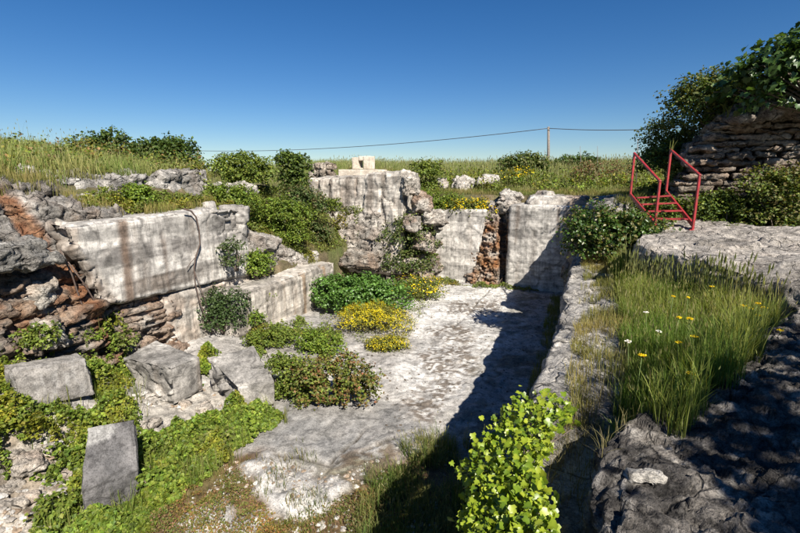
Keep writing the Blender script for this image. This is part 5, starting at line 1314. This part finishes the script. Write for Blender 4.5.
# flowers of the terrace, one by one
def flower(px, py, z, colr, white, label, i):
    r = rs(900 + i)
    t = pix(px, py, z=z); g = on_ground(t + [r.uniform(-.05, .05), r.uniform(-.05, .05), 0], 3.2)
    if not np.isfinite(g[2]) or g[2] > t[2] - 0.05: g[2] = t[2] - 0.35
    root = empty('umbel_flower', g, label, 'flower', 'white umbel flowers in the terrace grass' if white else 'yellow flower heads in the terrace grass')
    tubes('stem', [([g, (g + t) / 2 + r.uniform(-.03, .03, 3), t], [0.004, 0.0035, 0.003])], bpy.data.materials['flower_stem'], root, g, k=5)
    n = 42; a = r.uniform(0, 6.28, n); q = (0.024 + 0.008 * r.rand()) * np.sqrt(r.rand(n))
    P = t + np.stack([q * np.cos(a), q * np.sin(a), 0.012 - 9 * q * q + r.uniform(-.004, .004, n)], 1)
    leaves('flower_head', P, np.array([0, 0, 1.0]) + r.normal(size=P.shape) * 0.4, 0.015 * r.uniform(.7, 1.3, n), pick(colr, n, r, 0.15), M_PETAL, root, r, 0.5, loc=g)
flat_mat('flower_stem', (0.12, 0.17, 0.04), 0.7)
fl = [(688, 298, 'leftmost but one of the yellow flowers high in the terrace grass'), (712, 287, 'farthest yellow flower in the terrace grass near the platform'), (673, 297, 'yellow flower at the upper left of the terrace cluster'), (679, 318, 'left of the two yellow flowers in mid terrace'), (690, 319, 'right of the two yellow flowers in mid terrace'),
      (694, 337, 'large yellow flower in the middle of the terrace'), (678, 343, 'yellow flower left of the large one in the terrace'), (642, 356, 'lone yellow flower at the lower left of the terrace grass'), (743, 306, 'leftmost of the yellow flowers by the shaded rock'), (750, 309, 'yellow flower second from left by the shaded rock'),
      (758, 304, 'uppermost yellow flower by the shaded rock'), (764, 308, 'yellow flower right of the uppermost one by the shaded rock'), (758, 316, 'lowest yellow flower by the shaded rock'), (780, 331, 'rightmost lone yellow flower over the shaded rock'), (691, 374, 'nearest yellow flower, low in the terrace grass')]
for i, (a, b, lab) in enumerate(fl): flower(a, b, 2.58, YEL, False, lab, i)
for i, (a, b, lab) in enumerate([(646, 313, 'white flower umbel on the left of the terrace grass'), (659, 332, 'lower white flower umbel in the terrace grass'), (628, 342, 'small white flower near the ledge edge'), (706, 352, 'white flower in the shaded right part of the grass')]):
    flower(a, b, 2.5, [(0.8, 0.8, 0.76), (0.7, 0.7, 0.64)], True, lab, 30 + i)

# ------------------------------------------------------------------ foreground ivy, leaf by leaf
def lobed_leaf(seed, lobes=5, col=(0.16, 0.27, 0.03)):
    r = rs(seed); V = [(0, 0.0, 0)]; 
    if True: O = [(0.0, -0.35), (0.30, -0.42), (0.50, -0.12), (0.33, 0.08), (0.42, 0.34), (0.17, 0.32), (0.0, 0.66)]
    else: O = [(0.0, -0.3), (0.26, -0.42), (0.62, -0.2), (0.22, 0.02), (0.58, 0.42), (0.14, 0.28), (0.0, 0.75)]
    O = [(x * r.uniform(.85, 1.15), y * r.uniform(.9, 1.1)) for x, y in O]
    ring = O + [(-x, y) for x, y in O[-2:0:-1]]
    for x, y in ring: V.append((x, y, 0.22 * abs(x) - 0.16 * (y + 0.2) ** 2 + r.uniform(-.03, .03)))
    n = len(ring); F = [(0, 1 + i, 1 + (i + 1) % n) for i in range(n)]
    return np.array(V), np.array(F), np.asarray(col, float)
IVY_COL = [(0.20, 0.275, 0.018), (0.26, 0.32, 0.025), (0.14, 0.21, 0.015), (0.29, 0.34, 0.03), (0.11, 0.175, 0.014), (0.22, 0.28, 0.02)]
def leaf_mesh(name, seed, lobes, col, mat):
    V, F, c = lobed_leaf(seed, lobes, col)
    C = np.repeat(c[None], len(V), 0); C[0] *= 1.25
    o = mesh_np(name, V, F, mat, None, C, False); me = o.data; bpy.data.objects.remove(o); return me
def orient(n, spin):
    q = Vector(n).normalized().to_track_quat('Z', 'Y').to_matrix()
    return q @ Matrix.Rotation(spin, 3, 'Z')
def leafy(root, P, Nn, size, protos, r, nobj, mat, joined_name='foliage'):
    """the leaves that show largest are objects of their own, the rest one joined part"""
    order = np.argsort(-(size / np.linalg.norm(P - [0, 0, CAMZ], axis=1)))
    for i in order[:nobj]:
        me = protos[r.randint(len(protos))]
        o = bpy.data.objects.new('leaf', me)
        o.matrix_world = Matrix.Translation(Vector(P[i])) @ (orient(Nn[i], r.uniform(-.9, .9) + math.pi) @ Matrix.Scale(float(size[i]), 3)).to_4x4()
        COL.objects.link(o); put(o, root)
    VV, FF, CC = [], [], []; k = 0
    for i in order[nobj:]:
        me = protos[r.randint(len(protos))]
        v = np.empty(len(me.vertices) * 3, np.float32); me.vertices.foreach_get('co', v); v = v.reshape(-1, 3)
        f = np.array([p.vertices[:] for p in me.polygons]); a = np.empty(len(v) * 4, np.float32); me.attributes['col'].data.foreach_get('color', a)
        Rm = np.array(orient(Nn[i], r.uniform(-.9, .9) + math.pi)) * size[i]
        VV.append(v @ Rm.T + P[i]); FF.append(f + k); CC.append(a.reshape(-1, 4)[:, :3]); k += len(v)
    if VV:
        o = mesh_np(joined_name, np.concatenate(VV), np.concatenate(FF), mat, root, np.concatenate(CC), False, root.location); o['kind'] = 'stuff'
protos = [leaf_mesh('leaf', 40 + i, 5, IVY_COL[i], M_GLOSS) for i in range(6)]
r = rs(44)
poly = np.array([(500, 405), (520, 396), (545, 388), (572, 398), (578, 420), (556, 440), (545, 468), (552, 500), (562, 545), (462, 560), (458, 520), (468, 495), (455, 470), (472, 445), (488, 425)], float)
A, B = sample_poly(poly, 2500, r)
stray = r.rand(len(A)) < 0.14; A = A + stray * r.normal(0, 6, len(A)); B = B + stray * r.normal(0, 5, len(B))
e = poly_sd(A, B, poly)
k = (e + 9 * perlin(np.stack([A / 22, B / 22, 0 * A], 1), 3) + 1 > r.uniform(0, 8, len(A))) | stray
A, B, e = A[k], B[k], e[k]
zz = 1.72 + (A - 455) / 100 * 0.42 + 0.10 * np.sqrt(np.clip(e, 0, 30) / 30) + np.where(r.rand(len(A)) < 0.45, r.uniform(-.24, -.02, len(A)), r.uniform(-.05, .04, len(A)))
P = np.array([pix(a, b, z=z) for a, b, z in zip(A, B, zz)])
Nn = norm(np.array([-0.05, -0.35, 0.9]) + r.normal(size=P.shape) * 0.55)
root = empty('ivy_plant', (P[:, 0].mean(), P[:, 1].mean(), P[:, 2].min() - 0.1), 'sunlit bright yellow green ivy spilling over the ledge, bottom centre', 'ivy')
leafy(root, P, Nn, 0.054 * (0.35 + 0.9 * r.rand(len(P)) ** 0.8), protos, r, 300, M_GLOSS)
ch = []
for i in range(26):
    p = P[r.randint(len(P))]; q = P[r.randint(len(P))]; q = p + (q - p) * min(1, 0.5 / max(np.linalg.norm(q - p), 1e-3))
    ch.append(([p - [0, 0, .04], (p + q) / 2 - [0, 0, .06], q - [0, 0, .02]], [0.005, 0.004, 0.003]))
tubes('stem', ch, M_WOOD, root, root.location, k=5)['kind'] = 'stuff'

# ------------------------------------------------------------------ fig tree at the upper right edge
FIGC = [(0.045, 0.09, 0.02), (0.06, 0.115, 0.025), (0.035, 0.07, 0.018), (0.08, 0.13, 0.035)]
protos = [leaf_mesh('leaf', 60 + i, 7, FIGC[i], M_GLOSS) for i in range(4)]
def fig(name, label, base, lobes, n, nobj, seed, size=0.2):
    r = rs(seed); base = np.asarray(base, float)
    root = empty(name, base, label, 'tree')
    LB = [(np.asarray(o, float), np.asarray(q, float)) for o, q in lobes]
    P, d, rad = crown_pts(LB, n, r, seed, -0.2, shell=0.6)
    leafy(root, P, norm(d * 0.5 + [0, 0, 0.5] + r.normal(size=P.shape) * 0.45), size * r.uniform(0.55, 1.15, len(P)), protos, r, nobj, M_GLOSS, 'crown')
    ch = [([base - [0, 0, .2], base + (LB[0][0] - base) * 0.5 + [0, 0, 0.3], LB[0][0]], [0.09, 0.06, 0.03])]
    tubes('trunk', ch, M_WOOD, root, base, k=8)
    fork = base + (LB[0][0] - base) * 0.8; lim = []
    for o, q in LB:
        for _ in range(3):
            tip = o + norm(r.normal(size=3) + [0, 0, .4]) * q * 0.85
            lim.append(([fork, (fork + o) / 2 + r.uniform(-.1, .1, 3), o * 0.6 + tip * 0.4, tip], [0.03, 0.02, 0.013, 0.005]))
    tubes('limb', lim, M_WOOD, root, base, k=6)['kind'] = 'stuff'
    return root
c = lambda px, py, s: pix(px, py, s=s)
fb = on_ground(np.array([7.6, 11.6, 0]), 6.5)
fig('fig_tree', 'large leaved fig tree at the upper right edge above the bushes', fb,
    [(c(792, 78, 9.4), (0.85, 0.85, 0.75)), (c(770, 100, 9.6), (0.6, 0.6, 0.5)), (c(820, 60, 9.3), (0.9, 0.9, 0.8)), (c(845, 85, 9.3), (1.0, 0.9, 0.8)), (c(752, 78, 9.9), (0.5, 0.5, 0.42)), (c(772, 62, 9.5), (0.6, 0.6, 0.5)), (c(730, 92, 10.2), (0.45, 0.45, 0.4))], 2300, 300, 61, 0.15)
# the tree behind the viewer's right shoulder that shades the foreground
shrub('shade_tree', 'tree standing right of the viewer that dapples the foreground rock', 'tree', (6.0, 0.2, 2.9),
      [((-1.5, 0.4, 3.2), (1.0, 1.2, 0.9)), ((0.2, 1.2, 3.6), (1.5, 1.4, 1.0)), ((-1.4, -1.0, 3.3), (1.1, 1.2, 0.9)), ((0.2, -2.2, 3.5), (1.4, 1.2, 0.9)), ((0.6, 2.8, 3.2), (1.2, 1.1, 0.9)), ((-1.0, 1.9, 3.0), (0.8, 0.8, 0.6))], 5000, 0.14, DKG, 62, gap=0.08, nst=12, sprigs=10, shell=0.75)
